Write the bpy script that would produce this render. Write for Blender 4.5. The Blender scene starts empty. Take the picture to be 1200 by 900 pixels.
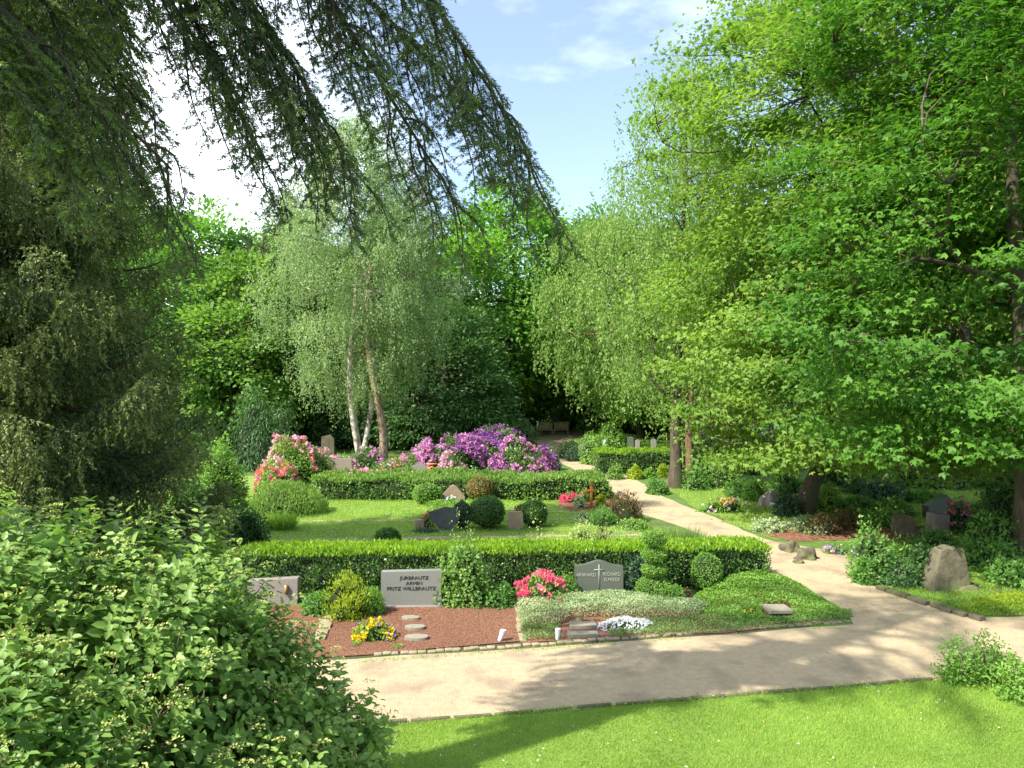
import bpy, bmesh, math, random
import numpy as np
from mathutils import Vector, Matrix, noise as mnoise

R = math.radians
random.seed(7)
rng = np.random.default_rng(11)
S = bpy.context.scene
C = S.collection

# ------------------------------------------------------------------ camera, sky, sun, exposure
cam_d = bpy.data.cameras.new("camera"); cam = bpy.data.objects.new("camera", cam_d); C.objects.link(cam)
cam.location = (0, 0, 4.0); cam.rotation_euler = (R(90), 0, 0)
cam_d.lens = 27.0; cam_d.sensor_width = 36.0; cam_d.clip_start = 0.1; cam_d.clip_end = 3000
S.camera = cam

ELEV = R(48); SH = Vector((0.82, 0.57, 0)).normalized()     # direction in which shadows fall
sun_d = bpy.data.lights.new("sun", 'SUN'); sun = bpy.data.objects.new("sun", sun_d); C.objects.link(sun)
sun_d.energy = 5.0; sun_d.angle = R(0.55); sun_d.color = (1.0, 0.945, 0.84)
ldir = Vector((SH.x*math.cos(ELEV), SH.y*math.cos(ELEV), -math.sin(ELEV)))
sun.rotation_euler = ldir.to_track_quat('-Z', 'Y').to_euler()
sun.location = (-20, -8, 30)

W = bpy.data.worlds.new("World"); S.world = W; W.use_nodes = True
nt = W.node_tree; nt.nodes.clear()
wo = nt.nodes.new('ShaderNodeOutputWorld'); bg = nt.nodes.new('ShaderNodeBackground')
sky = nt.nodes.new('ShaderNodeTexSky'); sky.sky_type = 'NISHITA'; sky.sun_disc = False
sky.sun_elevation = ELEV; sky.sun_rotation = math.atan2(-SH.x, -SH.y)
sky.air_density = 1.0; sky.dust_density = 1.2; sky.ozone_density = 1.2; sky.altitude = 50
tc = nt.nodes.new('ShaderNodeTexCoord'); mp = nt.nodes.new('ShaderNodeMapping')
mp.inputs['Scale'].default_value = (1.0, 1.0, 2.6); mp.inputs['Location'].default_value = (0.35, 0.2, 0.1)
nz = nt.nodes.new('ShaderNodeTexNoise'); nz.inputs['Scale'].default_value = 2.1; nz.inputs['Detail'].default_value = 7; nz.inputs['Roughness'].default_value = 0.55
rp = nt.nodes.new('ShaderNodeValToRGB'); rp.color_ramp.elements[0].position = 0.56; rp.color_ramp.elements[1].position = 0.86; rp.color_ramp.elements[0].color = (.07, .07, .07, 1)
# more cloud towards the west (left)
sx = nt.nodes.new('ShaderNodeSeparateXYZ'); mr = nt.nodes.new('ShaderNodeMapRange')
mr.inputs['From Min'].default_value = -0.10; mr.inputs['From Max'].default_value = -0.42
mr.inputs['To Min'].default_value = 0.0; mr.inputs['To Max'].default_value = 0.42
ad = nt.nodes.new('ShaderNodeMath'); ad.operation = 'ADD'
mx = nt.nodes.new('ShaderNodeMix'); mx.data_type = 'RGBA'
mx.inputs['B'].default_value = (8.2, 8.8, 9.6, 1)
L = nt.links.new
L(tc.outputs['Generated'], mp.inputs['Vector']); L(mp.outputs['Vector'], nz.inputs['Vector'])
L(tc.outputs['Generated'], sx.inputs[0]); L(sx.outputs['X'], mr.inputs['Value'])
L(nz.outputs['Fac'], ad.inputs[0]); L(mr.outputs['Result'], ad.inputs[1]); L(ad.outputs[0], rp.inputs['Fac'])
L(rp.outputs['Color'], mx.inputs['Factor']); L(sky.outputs['Color'], mx.inputs['A'])
L(mx.outputs['Result'], bg.inputs['Color']); bg.inputs['Strength'].default_value = 0.15
L(bg.outputs['Background'], wo.inputs['Surface'])

vs = S.view_settings; vs.view_transform = 'Standard'; vs.look = 'None'; vs.gamma = 1.0; vs.exposure = 1.0; vs.use_curve_mapping = False
S.cycles.max_bounces = 9; S.cycles.diffuse_bounces = 5; S.cycles.transmission_bounces = 5; S.cycles.glossy_bounces = 2
S.cycles.transparent_max_bounces = 4; S.cycles.caustics_reflective = False; S.cycles.caustics_refractive = False

# ------------------------------------------------------------------ helpers
def G(px, py, z=0.0):
    """ground point (height z) seen at a photograph pixel: used only to read positions off the photo"""
    Y = (4.0 - z) * 900.0 / (py - 450.0)
    return Vector(((px - 600.0) * Y / 900.0, Y, z))

def tag(o, label=None, cat=None, group=None, kind=None):
    if label: o['label'] = label
    if cat: o['category'] = cat
    if group: o['group'] = group
    if kind: o['kind'] = kind
    return o

def empty(name, loc=(0, 0, 0), rz=0.0, label=None, cat=None, group=None):
    o = bpy.data.objects.new(name, None); C.objects.link(o); o.location = loc; o.rotation_euler = (0, 0, rz)
    o.empty_display_size = 0.2
    return tag(o, label, cat, group)

def mesh_from(name, V, polys, mats, var=None, smooth=False):
    """polys: list of (array (n,k) of vertex ids, material index)"""
    me = bpy.data.meshes.new(name)
    V = np.asarray(V, dtype=np.float32)
    me.vertices.add(len(V)); me.vertices.foreach_set('co', V.ravel())
    tot = sum(p.shape[0]*p.shape[1] for p, _ in polys); npoly = sum(p.shape[0] for p, _ in polys)
    me.loops.add(tot); me.polygons.add(npoly)
    vi = np.concatenate([p.ravel() for p, _ in polys]).astype(np.int32)
    ls, mi, s = [], [], 0
    for p, m in polys:
        n, k = p.shape
        ls.append(s + np.arange(n)*k); mi.append(np.full(n, m)); s += n*k
    me.loops.foreach_set('vertex_index', vi)
    me.polygons.foreach_set('loop_start', np.concatenate(ls).astype(np.int32))
    me.polygons.foreach_set('material_index', np.concatenate(mi).astype(np.int32))
    if smooth: me.polygons.foreach_set('use_smooth', np.ones(npoly, dtype=bool))
    if var is not None:
        a = me.attributes.new('var', 'FLOAT', 'POINT'); a.data.foreach_set('value', np.asarray(var, dtype=np.float32))
    for m in mats: me.materials.append(m)
    me.update(calc_edges=True)
    return me

class MB:
    """collects geometry for one mesh"""
    def __init__(s): s.V = []; s.P = []; s.var = []; s.n = 0; s.mats = []
    def mi(s, mat):
        if mat not in s.mats: s.mats.append(mat)
        return s.mats.index(mat)
    def add(s, V, F, mat, var=0.5):
        V = np.asarray(V, dtype=np.float64).reshape(-1, 3); F = np.asarray(F)
        s.V.append(V); s.P.append((F + s.n, s.mi(mat)))
        s.var.append(np.full(len(V), var) if np.isscalar(var) else np.asarray(var)); s.n += len(V)
    def mesh(s, name, smooth=False):
        return mesh_from(name, np.concatenate(s.V), s.P, s.mats, np.concatenate(s.var), smooth)
    def obj(s, name, parent=None, loc=(0, 0, 0), smooth=False, label=None, cat=None, group=None, kind=None, rz=0):
        o = bpy.data.objects.new(name, s.mesh(name, smooth)); C.objects.link(o); o.location = loc; o.rotation_euler = (0, 0, rz)
        if parent: o.parent = parent
        return tag(o, label, cat, group, kind)
    def leaves(s, P, D, N, L, Wd, mat, var=None, shape='kite', fold=0.25):
        """P base, D axis, N normal (n,3); L, Wd lengths"""
        n = len(P)
        if n == 0: return
        D = D/np.maximum(np.linalg.norm(D, axis=1, keepdims=True), 1e-6)
        Sd = np.cross(D, N); Sd /= np.maximum(np.linalg.norm(Sd, axis=1, keepdims=True), 1e-6)
        U = np.cross(Sd, D)
        L = np.broadcast_to(L, n)[:, None]; Wd = np.broadcast_to(Wd, n)[:, None]
        if var is None: var = rng.random(n)
        if shape == 'kite':
            v = np.stack([P, P + D*L*.45 + Sd*Wd*.5, P + D*L, P + D*L*.45 - Sd*Wd*.5], 1)
            F = np.arange(n*4).reshape(n, 4)
            s.add(v, F, mat, np.repeat(var, 4))
        elif shape == 'lobed':   # hand-shaped leaf: three pointed lobes from one stalk
            vs_, Fs = [], []
            for q, (an, ll) in enumerate(((0, 1), (.95, .8), (-.95, .8))):
                D2 = D*math.cos(an) + Sd*math.sin(an); S2 = Sd*math.cos(an) - D*math.sin(an); l2 = L*ll
                dr = U*l2*.16
                vs_.append(np.stack([P, P + D2*l2*.5 + S2*Wd*.26, P + D2*l2 - dr, P + D2*l2*.5 - S2*Wd*.26], 1))
            v = np.concatenate(vs_); F = np.arange(n*12).reshape(n*3, 4)
            s.add(v, F, mat, np.tile(np.repeat(var, 4), 3))
        else:   # folded leaf of two quads with a drooping tip
            f = U*Wd*fold
            v = np.stack([P, P + D*L*.28 + Sd*Wd*.46 + f, P + D*L*.68 + Sd*Wd*.40 + f*.6, P + D*L - U*L*.12,
                          P + D*L*.68 - Sd*Wd*.40 + f*.6, P + D*L*.28 - Sd*Wd*.46 + f], 1)
            b = (np.arange(n)*6)[:, None]
            F = np.concatenate([b + np.array([[0, 1, 2, 3]]), b + np.array([[0, 3, 4, 5]])], 0)
            s.add(v, F, mat, np.repeat(var, 6))
    def tube(s, pts, rad, mat, sides=7, var=0.5, cap=True):
        pts = np.asarray(pts, dtype=float); n = len(pts); rad = np.broadcast_to(rad, n)
        T = np.gradient(pts, axis=0); T /= np.maximum(np.linalg.norm(T, axis=1, keepdims=True), 1e-9)
        ref = np.array([1., 0, 0]) if abs(T[0][0]) < .8 else np.array([0, 1., 0])
        A = np.cross(T, ref); A /= np.maximum(np.linalg.norm(A, axis=1, keepdims=True), 1e-9); B = np.cross(T, A)
        th = np.linspace(0, 2*np.pi, sides, endpoint=False)
        v = pts[:, None, :] + rad[:, None, None]*(A[:, None, :]*np.cos(th)[None, :, None] + B[:, None, :]*np.sin(th)[None, :, None])
        F = []
        i = np.arange(n-1)[:, None]*sides; j = np.arange(sides)[None, :]; k = (j+1) % sides
        F = np.stack([i+j, i+k, i+sides+k, i+sides+j], -1).reshape(-1, 4)
        s.add(v, F, mat, var)
    def box(s, c, d, mat, rz=0.0, var=0.5, tilt=0.0):
        c = np.asarray(c, float); d = np.asarray(d, float)/2
        q = np.array([[x, y, z] for z in (-1, 1) for x, y in ((-1, -1), (1, -1), (1, 1), (-1, 1))], float)*d
        ct, st = math.cos(tilt), math.sin(tilt)
        q = np.stack([q[:, 0], q[:, 1]*ct - q[:, 2]*st, q[:, 1]*st + q[:, 2]*ct], 1)
        cr, sr = math.cos(rz), math.sin(rz)
        q = np.stack([q[:, 0]*cr - q[:, 1]*sr, q[:, 0]*sr + q[:, 1]*cr, q[:, 2]], 1) + c
        s.add(q, [[0, 3, 2, 1], [4, 5, 6, 7], [0, 1, 5, 4], [1, 2, 6, 5], [2, 3, 7, 6], [3, 0, 4, 7]], mat, var)
    def prism(s, prof, y0, y1, mat):
        """closed profile [(x,z)] extruded along y"""
        n = len(prof)
        a = [(x, y0, z) for x, z in prof]; b = [(x, y1, z) for x, z in prof]
        s.add(a + b, [[i, (i+1) % n, n + (i+1) % n, n + i] for i in range(n)], mat)
        s.add(a, [list(range(n))[::-1]], mat); s.add(b, [list(range(n))], mat)
    def blob(s, c, r, mat, seed=0, rough=0.15, seg=20, rings=12, zmin=-1.0, freq=1.7):
        th = np.linspace(0, 2*np.pi, seg, endpoint=False); ph = np.linspace(0.02, np.pi-.02, rings)
        d = np.stack([np.outer(np.sin(ph), np.cos(th)), np.outer(np.sin(ph), np.sin(th)), np.outer(np.cos(ph), np.ones(seg))], -1)
        k = 1 + rough*nf(d.reshape(-1, 3), freq, seed).reshape(rings, seg, 1)
        v = d*k*np.asarray(r) + np.asarray(c)
        i = np.arange(rings-1)[:, None]*seg; j = np.arange(seg)[None, :]; q = (j+1) % seg
        F = np.stack([i+j, i+seg+j, i+seg+q, i+q], -1).reshape(-1, 4)
        s.add(v, F, mat)

_ns = {}
def nf(P, freq, seed=0, octs=3):
    """cheap smooth pseudo-noise in about -1..1"""
    P = np.asarray(P, float); out = np.zeros(len(P)); amp = 1.0
    if seed not in _ns: _ns[seed] = np.random.default_rng(1000+seed)
    r = np.random.default_rng(1000+seed)
    for o in range(octs):
        K = r.normal(size=(3, 3))*freq; ph = r.random(3)*6.28
        out += amp*(np.sin(P@K[0] + ph[0] + 1.3*np.sin(P@K[1] + ph[1]))*np.cos(P@K[2] + ph[2])); amp *= .5; freq *= 2.1
    return out/1.3

def unit(n):
    v = rng.normal(size=(n, 3)); return v/np.linalg.norm(v, axis=1, keepdims=True)

# ------------------------------------------------------------------ materials
def newmat(name):
    m = bpy.data.materials.new(name); m.use_nodes = True; m.node_tree.nodes.clear()
    return m, m.node_tree

def leafmat(name, c1, c2, trans=0.38, rough=0.45, spec=0.35, c3=None, tcol=None, big=0.5):
    """c1..c2 by leaf, drifting in large soft patches; trans = share of light let through"""
    m, t = newmat(name); N = t.nodes.new; l = t.links.new
    out = N('ShaderNodeOutputMaterial'); at = N('ShaderNodeAttribute'); at.attribute_name = 'var'
    ge = N('ShaderNodeNewGeometry'); nz = N('ShaderNodeTexNoise'); nz.inputs['Scale'].default_value = big; nz.inputs['Detail'].default_value = 2
    l(ge.outputs['Position'], nz.inputs['Vector'])
    a = N('ShaderNodeMath'); a.operation = 'MULTIPLY_ADD'; a.inputs[1].default_value = 0.65
    b = N('ShaderNodeMath'); b.operation = 'MULTIPLY_ADD'; b.inputs[1].default_value = 1.5; b.inputs[2].default_value = -0.58
    l(nz.outputs['Fac'], b.inputs[0]); l(at.outputs['Fac'], a.inputs[0]); l(b.outputs[0], a.inputs[2])
    r = N('ShaderNodeValToRGB'); e = r.color_ramp.elements
    e[0].position = 0.05; e[0].color = (*c1, 1); e[1].position = 0.85; e[1].color = (*c2, 1)
    if c3 is not None:
        x = e.new(1.0); x.color = (*c3, 1)
    l(a.outputs[0], r.inputs['Fac'])
    p = N('ShaderNodeBsdfPrincipled'); p.inputs['Roughness'].default_value = rough; p.inputs['Specular IOR Level'].default_value = spec
    l(r.outputs['Color'], p.inputs['Base Color'])
    tr = N('ShaderNodeBsdfTranslucent'); mc = N('ShaderNodeMix'); mc.data_type = 'RGBA'; mc.blend_type = 'MULTIPLY'; mc.inputs['Factor'].default_value = 1
    mc.inputs['B'].default_value = (*(tcol or (1.4, 1.5, .8)), 1)
    l(r.outputs['Color'], mc.inputs['A']); l(mc.outputs['Result'], tr.inputs['Color'])
    mxs = N('ShaderNodeMixShader'); mxs.inputs['Fac'].default_value = trans
    l(p.outputs[0], mxs.inputs[1]); l(tr.outputs[0], mxs.inputs[2]); l(mxs.outputs[0], out.inputs['Surface'])
    return m

def solid(name, c1, c2, scale=6.0, rough=0.85, bump=0.3, bscale=None, detail=8, spec=0.3, c3=None, stretch=(1, 1, 1), lo=.3, hi=.7, obj=False):
    m, t = newmat(name); N = t.nodes.new; l = t.links.new
    out = N('ShaderNodeOutputMaterial'); p = N('ShaderNodeBsdfPrincipled')
    tcn = N('ShaderNodeTexCoord'); mpn = N('ShaderNodeMapping'); mpn.inputs['Scale'].default_value = stretch
    l(tcn.outputs['Object'], mpn.inputs['Vector'])
    nz = N('ShaderNodeTexNoise'); nz.inputs['Scale'].default_value = scale; nz.inputs['Detail'].default_value = detail; nz.inputs['Roughness'].default_value = .65
    r = N('ShaderNodeValToRGB'); e = r.color_ramp.elements; e[0].position = lo; e[1].position = hi; e[0].color = (*c1, 1); e[1].color = (*c2, 1)
    l(mpn.outputs[0], nz.inputs['Vector']); l(nz.outputs['Fac'], r.inputs['Fac'])
    col = r.outputs['Color']
    if c3 is not None:
        n2 = N('ShaderNodeTexNoise'); n2.inputs['Scale'].default_value = scale*.17; n2.inputs['Detail'].default_value = 6
        r2 = N('ShaderNodeValToRGB'); r2.color_ramp.elements[0].position = .5; r2.color_ramp.elements[1].position = .66
        mc = N('ShaderNodeMix'); mc.data_type = 'RGBA'; mc.inputs['B'].default_value = (*c3, 1)
        l(mpn.outputs[0], n2.inputs['Vector']); l(n2.outputs['Fac'], r2.inputs['Fac']); l(r2.outputs['Color'], mc.inputs['Factor'])
        l(col, mc.inputs['A']); col = mc.outputs['Result']
    l(col, p.inputs['Base Color'])
    p.inputs['Roughness'].default_value = rough; p.inputs['Specular IOR Level'].default_value = spec
    if bump:
        nb = N('ShaderNodeTexNoise'); nb.inputs['Scale'].default_value = bscale or scale*3; nb.inputs['Detail'].default_value = 6
        bp = N('ShaderNodeBump'); bp.inputs['Strength'].default_value = bump; bp.inputs['Distance'].default_value = 0.02
        l(mpn.outputs[0], nb.inputs['Vector']); l(nb.outputs['Fac'], bp.inputs['Height']); l(bp.outputs[0], p.inputs['Normal'])
    l(p.outputs[0], out.inputs['Surface'])
    return m

M = dict(
 sand=solid('sand_path', (.35, .268, .165), (.47, .37, .235), 9, .95, .8, 60, c3=(.29, .225, .15), lo=.25, hi=.75),
 soil=solid('brown_mulch', (.13, .058, .035), (.30, .145, .085), 42, .95, 1.0, 60, c3=(.22, .11, .06)),
 floor=solid('forest_floor', (.035, .045, .016), (.10, .085, .045), 5, .95, .6, 20, c3=(.05, .085, .02)),
 lawn=solid('lawn_ground', (.13, .21, .035), (.21, .31, .06), 8, .95, .8, 60, c3=(.17, .24, .045)),
rough=solid('rough_grass_ground', (.06, .12, .02), (.11, .20, .035), 6, .95, .8, 30, c3=(.09, .10, .035)),
 strip=solid('worn_strip', (.22, .20, .11), (.36, .29, .18), 14, .95, .6, 50, c3=(.12, .17, .04)),
 cobble=solid('edging_stone', (.22, .175, .115), (.38, .305, .20), 14, .9, .6, 40, c3=(.20, .22, .10)),
 greystone=solid('grey_headstone', (.155, .16, .15), (.23, .235, .22), 70, .7, .15, 120, c3=(.19, .20, .11)),
 darkgranite=solid('dark_granite', (.075, .085, .07), (.125, .135, .11), 90, .38, .05, 150, spec=.5, c3=(.10, .115, .08)),
 polished=solid('polished_granite', (.055, .06, .068), (.11, .11, .12), 6, .16, .02, 60, spec=.8),
 pinkstone=solid('pink_grey_stone', (.20, .17, .155), (.30, .26, .235), 30, .85, .3, 90),
 brownstone=solid('brown_stone', (.22, .155, .10), (.36, .27, .19), 20, .9, .5, 60, stretch=(1, 1, .35)),
 boulder=solid('mossy_boulder', (.07, .062, .038), (.16, .14, .09), 5, .9, .9, 14, c3=(.14, .17, .05)),
 slab=solid('stone_slab', (.20, .175, .13), (.31, .275, .21), 22, .9, .4, 70),
 bronze=solid('bronze', (.24, .16, .05), (.36, .25, .09), 20, .4, .1, 60, spec=.7),
 white=solid('white_plastic', (.72, .72, .72), (.80, .80, .80), 9, .45, .0),
 letter=solid('dark_lettering', (.03, .03, .028), (.06, .06, .055), 40, .5, 0),
 plaster=solid('pale_lettering', (.28, .275, .24), (.38, .37, .32), 40, .6, 0),
 orange=solid('orange_wood', (.50, .17, .035), (.68, .26, .06), 20, .6, .2, 60, stretch=(1, 1, .2)),
 bench=solid('weathered_wood', (.34, .25, .13), (.50, .39, .23), 14, .8, .4, 50, stretch=(.25, 1, 1)),
 bark=solid('dark_bark', (.035, .028, .02), (.12, .095, .065), 9, .95, 1.0, 22, c3=(.06, .075, .03), stretch=(1, 1, .3)),
 barkred=solid('brown_bark', (.10, .06, .035), (.27, .17, .10), 8, .95, 1.0, 18, stretch=(1, 1, .35)),
 birch=solid('birch_bark', (.16, .13, .10), (.62, .56, .47), 5, .8, .6, 16, lo=.40, hi=.52, stretch=(1, 1, .7), c3=(.33, .24, .16)),
 birchtan=solid('tan_birch_bark', (.20, .13, .085), (.46, .34, .24), 5, .8, .6, 16, lo=.40, hi=.56, stretch=(1, 1, .6), c3=(.30, .19, .12)),
 twig=solid('twig', (.10, .07, .04), (.20, .15, .09), 9, .9, .3, 40),
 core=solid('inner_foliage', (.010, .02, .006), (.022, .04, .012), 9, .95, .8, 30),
)
LF = dict(
 hedge=leafmat('hedge_leaf', (.045, .115, .02), (.15, .27, .05), .30, .34, .55),
 hedgetop=leafmat('hedge_new_growth', (.16, .30, .02), (.30, .45, .035), .42, .4, .4, big=1.2),
 hedge2=leafmat('soft_hedge_leaf', (.09, .20, .035), (.21, .35, .075), .35, .45, .4),
 hedge2top=leafmat('soft_hedge_new_growth', (.13, .24, .045), (.23, .35, .085), .4, .5, .3),
 viburnum=leafmat('viburnum_leaf', (.09, .20, .038), (.29, .42, .10), .36, .45, .45, big=1.0),
 vibbud=leafmat('viburnum_flower_head', (.30, .36, .09), (.45, .46, .16), .2, .7, .2),
 maple=leafmat('maple_leaf', (.08, .175, .03), (.235, .355, .06), .46, .5, .2, big=.45),
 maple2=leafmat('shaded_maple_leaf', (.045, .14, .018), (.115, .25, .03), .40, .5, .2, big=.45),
 catkin=leafmat('maple_blossom', (.30, .33, .05), (.42, .40, .09), .4, .6, .2),
 birch=leafmat('birch_leaf', (.16, .25, .10), (.32, .42, .20), .40, .6, .12, big=.4),
 wbirch=leafmat('weeping_birch_leaf', (.13, .23, .05), (.26, .38, .11), .42, .6, .12, big=.4),
 oak=leafmat('oak_leaf', (.08, .21, .03), (.20, .38, .055), .42, .45, .35, big=.25),
 lime=leafmat('lime_leaf', (.10, .21, .035), (.21, .34, .07), .45, .5, .3, big=.3),
 mid=leafmat('mid_green_leaf', (.07, .18, .035), (.17, .33, .07), .42, .5, .3, big=.3),
 dark=leafmat('dark_leaf', (.035, .095, .028), (.095, .195, .05), .3, .45, .4, big=.4),
 pine=leafmat('pine_needles', (.055, .09, .05), (.11, .15, .075), .25, .6, .3),
 spruce=leafmat('spruce_needles', (.03, .07, .024), (.25, .30, .10), .18, .55, .3, big=.6),
 sprucetip=leafmat('spruce_new_tips', (.12, .17, .04), (.23, .26, .07), .35, .6, .2),
 fir=leafmat('fir_needles', (.028, .058, .024), (.13, .20, .058), .08, .5, .35, big=1.2),
 firtip=leafmat('fir_new_and_sunlit_tips', (.18, .29, .04), (.32, .44, .08), .4, .5, .3),  # young tips; the same pale green also paints sunlight onto the left boughs
 box=leafmat('box_leaf', (.045, .125, .018), (.11, .235, .035), .3, .35, .5, big=2),
 boxlight=leafmat('light_box_leaf', (.11, .25, .03), (.21, .38, .06), .35, .45, .4, big=2),
 golden=leafmat('golden_leaf', (.20, .17, .04), (.36, .27, .09), .35, .5, .3, big=2),
 yellowgreen=leafmat('yellow_green_leaf', (.20, .30, .02), (.36, .44, .04), .4, .5, .3),
 cover=leafmat('ground_cover_leaf', (.12, .25, .03), (.22, .38, .07), .35, .5, .3, big=1.5),
 silver=leafmat('silver_cover_leaf', (.17, .26, .09), (.42, .50, .29), .3, .5, .3, big=1.5),
 lowcover=leafmat('low_cover_leaf', (.09, .19, .04), (.18, .29, .08), .3, .5, .3, big=2),
 bronze=leafmat('bronze_leaf', (.07, .045, .02), (.15, .11, .045), .3, .5, .3, big=2),
 blue=leafmat('blue_green_leaf', (.035, .085, .045), (.08, .15, .075), .25, .5, .4),
 cream=leafmat('cream_leaf', (.30, .38, .12), (.50, .56, .24), .4, .5, .3),
 grass=leafmat('grass_blade', (.18, .30, .04), (.33, .47, .085), .42, .5, .3, big=.8),
 tallgrass=leafmat('tall_grass_blade', (.10, .19, .04), (.21, .30, .09), .4, .5, .3),
 purple=leafmat('purple_petal', (.24, .07, .27), (.45, .19, .46), .35, .6, .2, tcol=(1.2, .9, 1.2), big=1.2),
 magenta=leafmat('mauve_petal', (.48, .17, .38), (.72, .40, .60), .35, .6, .2, tcol=(1.2, .9, 1.1), big=1.2),
 deep=leafmat('deep_purple_petal', (.13, .035, .24), (.25, .09, .36), .35, .6, .2, tcol=(1.2, .9, 1.2), big=1.2),
 pink=leafmat('pink_petal', (.62, .18, .34), (.80, .42, .52), .35, .6, .2, tcol=(1.1, .9, 1), big=1.2),
 palepink=leafmat('pale_pink_petal', (.66, .34, .46), (.85, .60, .62), .35, .6, .2, tcol=(1.1, .95, 1), big=1.2),
 red=leafmat('red_petal', (.58, .13, .15), (.76, .32, .28), .35, .6, .2, tcol=(1.1, .9, .9), big=1.2),
 salmon=leafmat('salmon_petal', (.62, .20, .14), (.78, .42, .26), .35, .6, .2, tcol=(1.1, .9, .9), big=1.2),
 rose=leafmat('rose_petal', (.70, .05, .15), (.88, .17, .30), .35, .6, .2, tcol=(1.1, .9, .9), big=1.2),
 yellow=leafmat('yellow_petal', (.72, .58, .02), (.85, .72, .05), .35, .6, .2, tcol=(1.1, 1, .6)),
 violet=leafmat('violet_petal', (.25, .14, .50), (.42, .30, .65), .35, .6, .2, tcol=(1.1, 1, 1.1)),
 whitef=leafmat('white_petal', (.72, .73, .74), (.85, .85, .86), .3, .6, .2, tcol=(1, 1, 1)),
)

# ------------------------------------------------------------------ the setting
def sheet(name, pts, z, mat, wob=0.05, step=0.25, seed=1, kind='structure', label=None):
    """flat polygon with slightly ragged edges"""
    P = []
    n = len(pts)
    for i in range(n):
        a = Vector(pts[i][:2]); b = Vector(pts[(i+1) % n][:2]); k = max(1, int((b-a).length/step))
        k = min(k, 400)
        for j in range(k): P.append(a.lerp(b, j/k))
    A = np.array([[p.x, p.y, 0] for p in P])
    A[:, 0] += wob*nf(A, 1.9, seed); A[:, 1] += wob*nf(A, 1.9, seed+50)
    bm = bmesh.new(); vv = [bm.verts.new((a[0], a[1], z)) for a in A]; f = bm.faces.new(vv); f.normal_update()
    if f.normal.z < 0: f.normal_flip()
    bmesh.ops.triangulate(bm, faces=bm.faces[:])
    me = bpy.data.meshes.new(name); bm.to_mesh(me); bm.free(); me.materials.append(mat)
    o = bpy.data.objects.new(name, me); C.objects.link(o); o['kind'] = kind
    if label: o['label'] = label
    return o, A[:, :2]

def inside(P, poly):
    x, y = P[:, 0], P[:, 1]; c = np.zeros(len(P), bool); j = len(poly)-1
    for i in range(len(poly)):
        xi, yi = poly[i]; xj, yj = poly[j]
        k = ((yi > y) != (yj > y)); 
        if yi != yj: c ^= k & (x < (xj-xi)*(y-yi)/(yj-yi) + xi)
        j = i
    return c

def PG(*pp): return [G(x, y)[:2] for x, y in pp]

def catmull(pts, k=6):
    pts = [Vector(p[:2]) for p in pts]; out = []
    for i in range(len(pts)-1):
        p0 = pts[max(i-1, 0)]; p1 = pts[i]; p2 = pts[i+1]; p3 = pts[min(i+2, len(pts)-1)]
        for j in range(k):
            t = j/k
            out.append(.5*((2*p1) + (-p0+p2)*t + (2*p0-5*p1+4*p2-p3)*t*t + (-p0+3*p1-3*p2+p3)*t**3))
    out.append(pts[-1]); return [tuple(p) for p in out]

sheet('ground', [(-700, -60), (700, -60), (700, 1500), (-700, 1500)], 0.0, M['floor'], 0, 400)

# lawns
sheet('grassy_ground', [(-26, 12.5), (9, 12.6), (24, 12.0), (48, 60), (-26, 60)], .002, M['rough'], .3, .6)
lawn_near, LN = sheet('front_lawn', [(-9, -3), (14, -3), (14, 9.6), (7.4, 10.4), (5.65, 10.35), (-1.7, 8.95), (-9, 8.3)], .004, M['lawn'], .03)
lawn_mid, LM = sheet('middle_lawn', [(-13, 15.8), (5.1, 16.0), (5.0, 19), (3.0, 23.5), (2.2, 28), (-3, 28.5), (-13, 29), (-15, 22)], .004, M['lawn'], .1)
lawn_right, LR = sheet('right_lawn', PG((800, 585), (860, 615), (905, 632), (1000, 636), (1330, 640), (1330, 575), (1000, 560), (780, 572)), .004, M['lawn'], .15)
lawn_right2, LR2 = sheet('shaded_lawn', PG((985, 648), (1010, 672), (1330, 700), (1330, 645), (1100, 640)), .004, M['lawn'], .1)
lawn_far, LFa = sheet('far_lawn', PG((640, 516), (690, 545), (860, 545), (900, 517)), .004, M['lawn'], .2)
lawn_side, LS = sheet('side_lawn', [(-16, 26), (-9, 25.5), (-9.6, 33), (-16, 34)], .008, M['lawn'], .3)
lawn_back, LB = sheet('back_lawn', [(22, 40), (60, 40), (70, 62), (24, 62)], .004, M['lawn'], .3)

# paths
main_near = [(-12, 7.9), (-1.7, 8.95), (5.65, 10.35), (8.2, 10.6), (14, 11.0)]
main_far = [(14, 13.8), (9.0, 13.2), (7.1, 13.0), (5.65, 12.75), (3, 12.15), (0, 11.55), (-1.9, 11.2), (-12, 10.0)]
main_path, _ = sheet('main_path', main_near + main_far, .012, M['sand'], .035)
lefts = [(990, 745), (1000, 728), (955, 702), (905, 692), (888, 672), (872, 648), (835, 632), (800, 618), (748, 600), (718, 578), (700, 563), (668, 548), (645, 535), (632, 522), (622, 514)]
rights = [(1170, 745), (1130, 724), (1085, 700), (1040, 678), (985, 650), (940, 640), (895, 632), (850, 612), (806, 594), (768, 578), (752, 566), (728, 556), (700, 546), (684, 534), (672, 524), (664, 514)]
wl = catmull([G(*p) for p in lefts]); wr = catmull([G(*p) for p in rights])
side_path, SP = sheet('winding_path', wl + wr[::-1], .008, M['sand'], .06, 2)
cross_path, _ = sheet('cross_path', PG((600, 515), (760, 515), (900, 517), (900, 508.5), (760, 507), (610, 507)), .012, M['sand'], .2, 1.0)
STR = []
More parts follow.
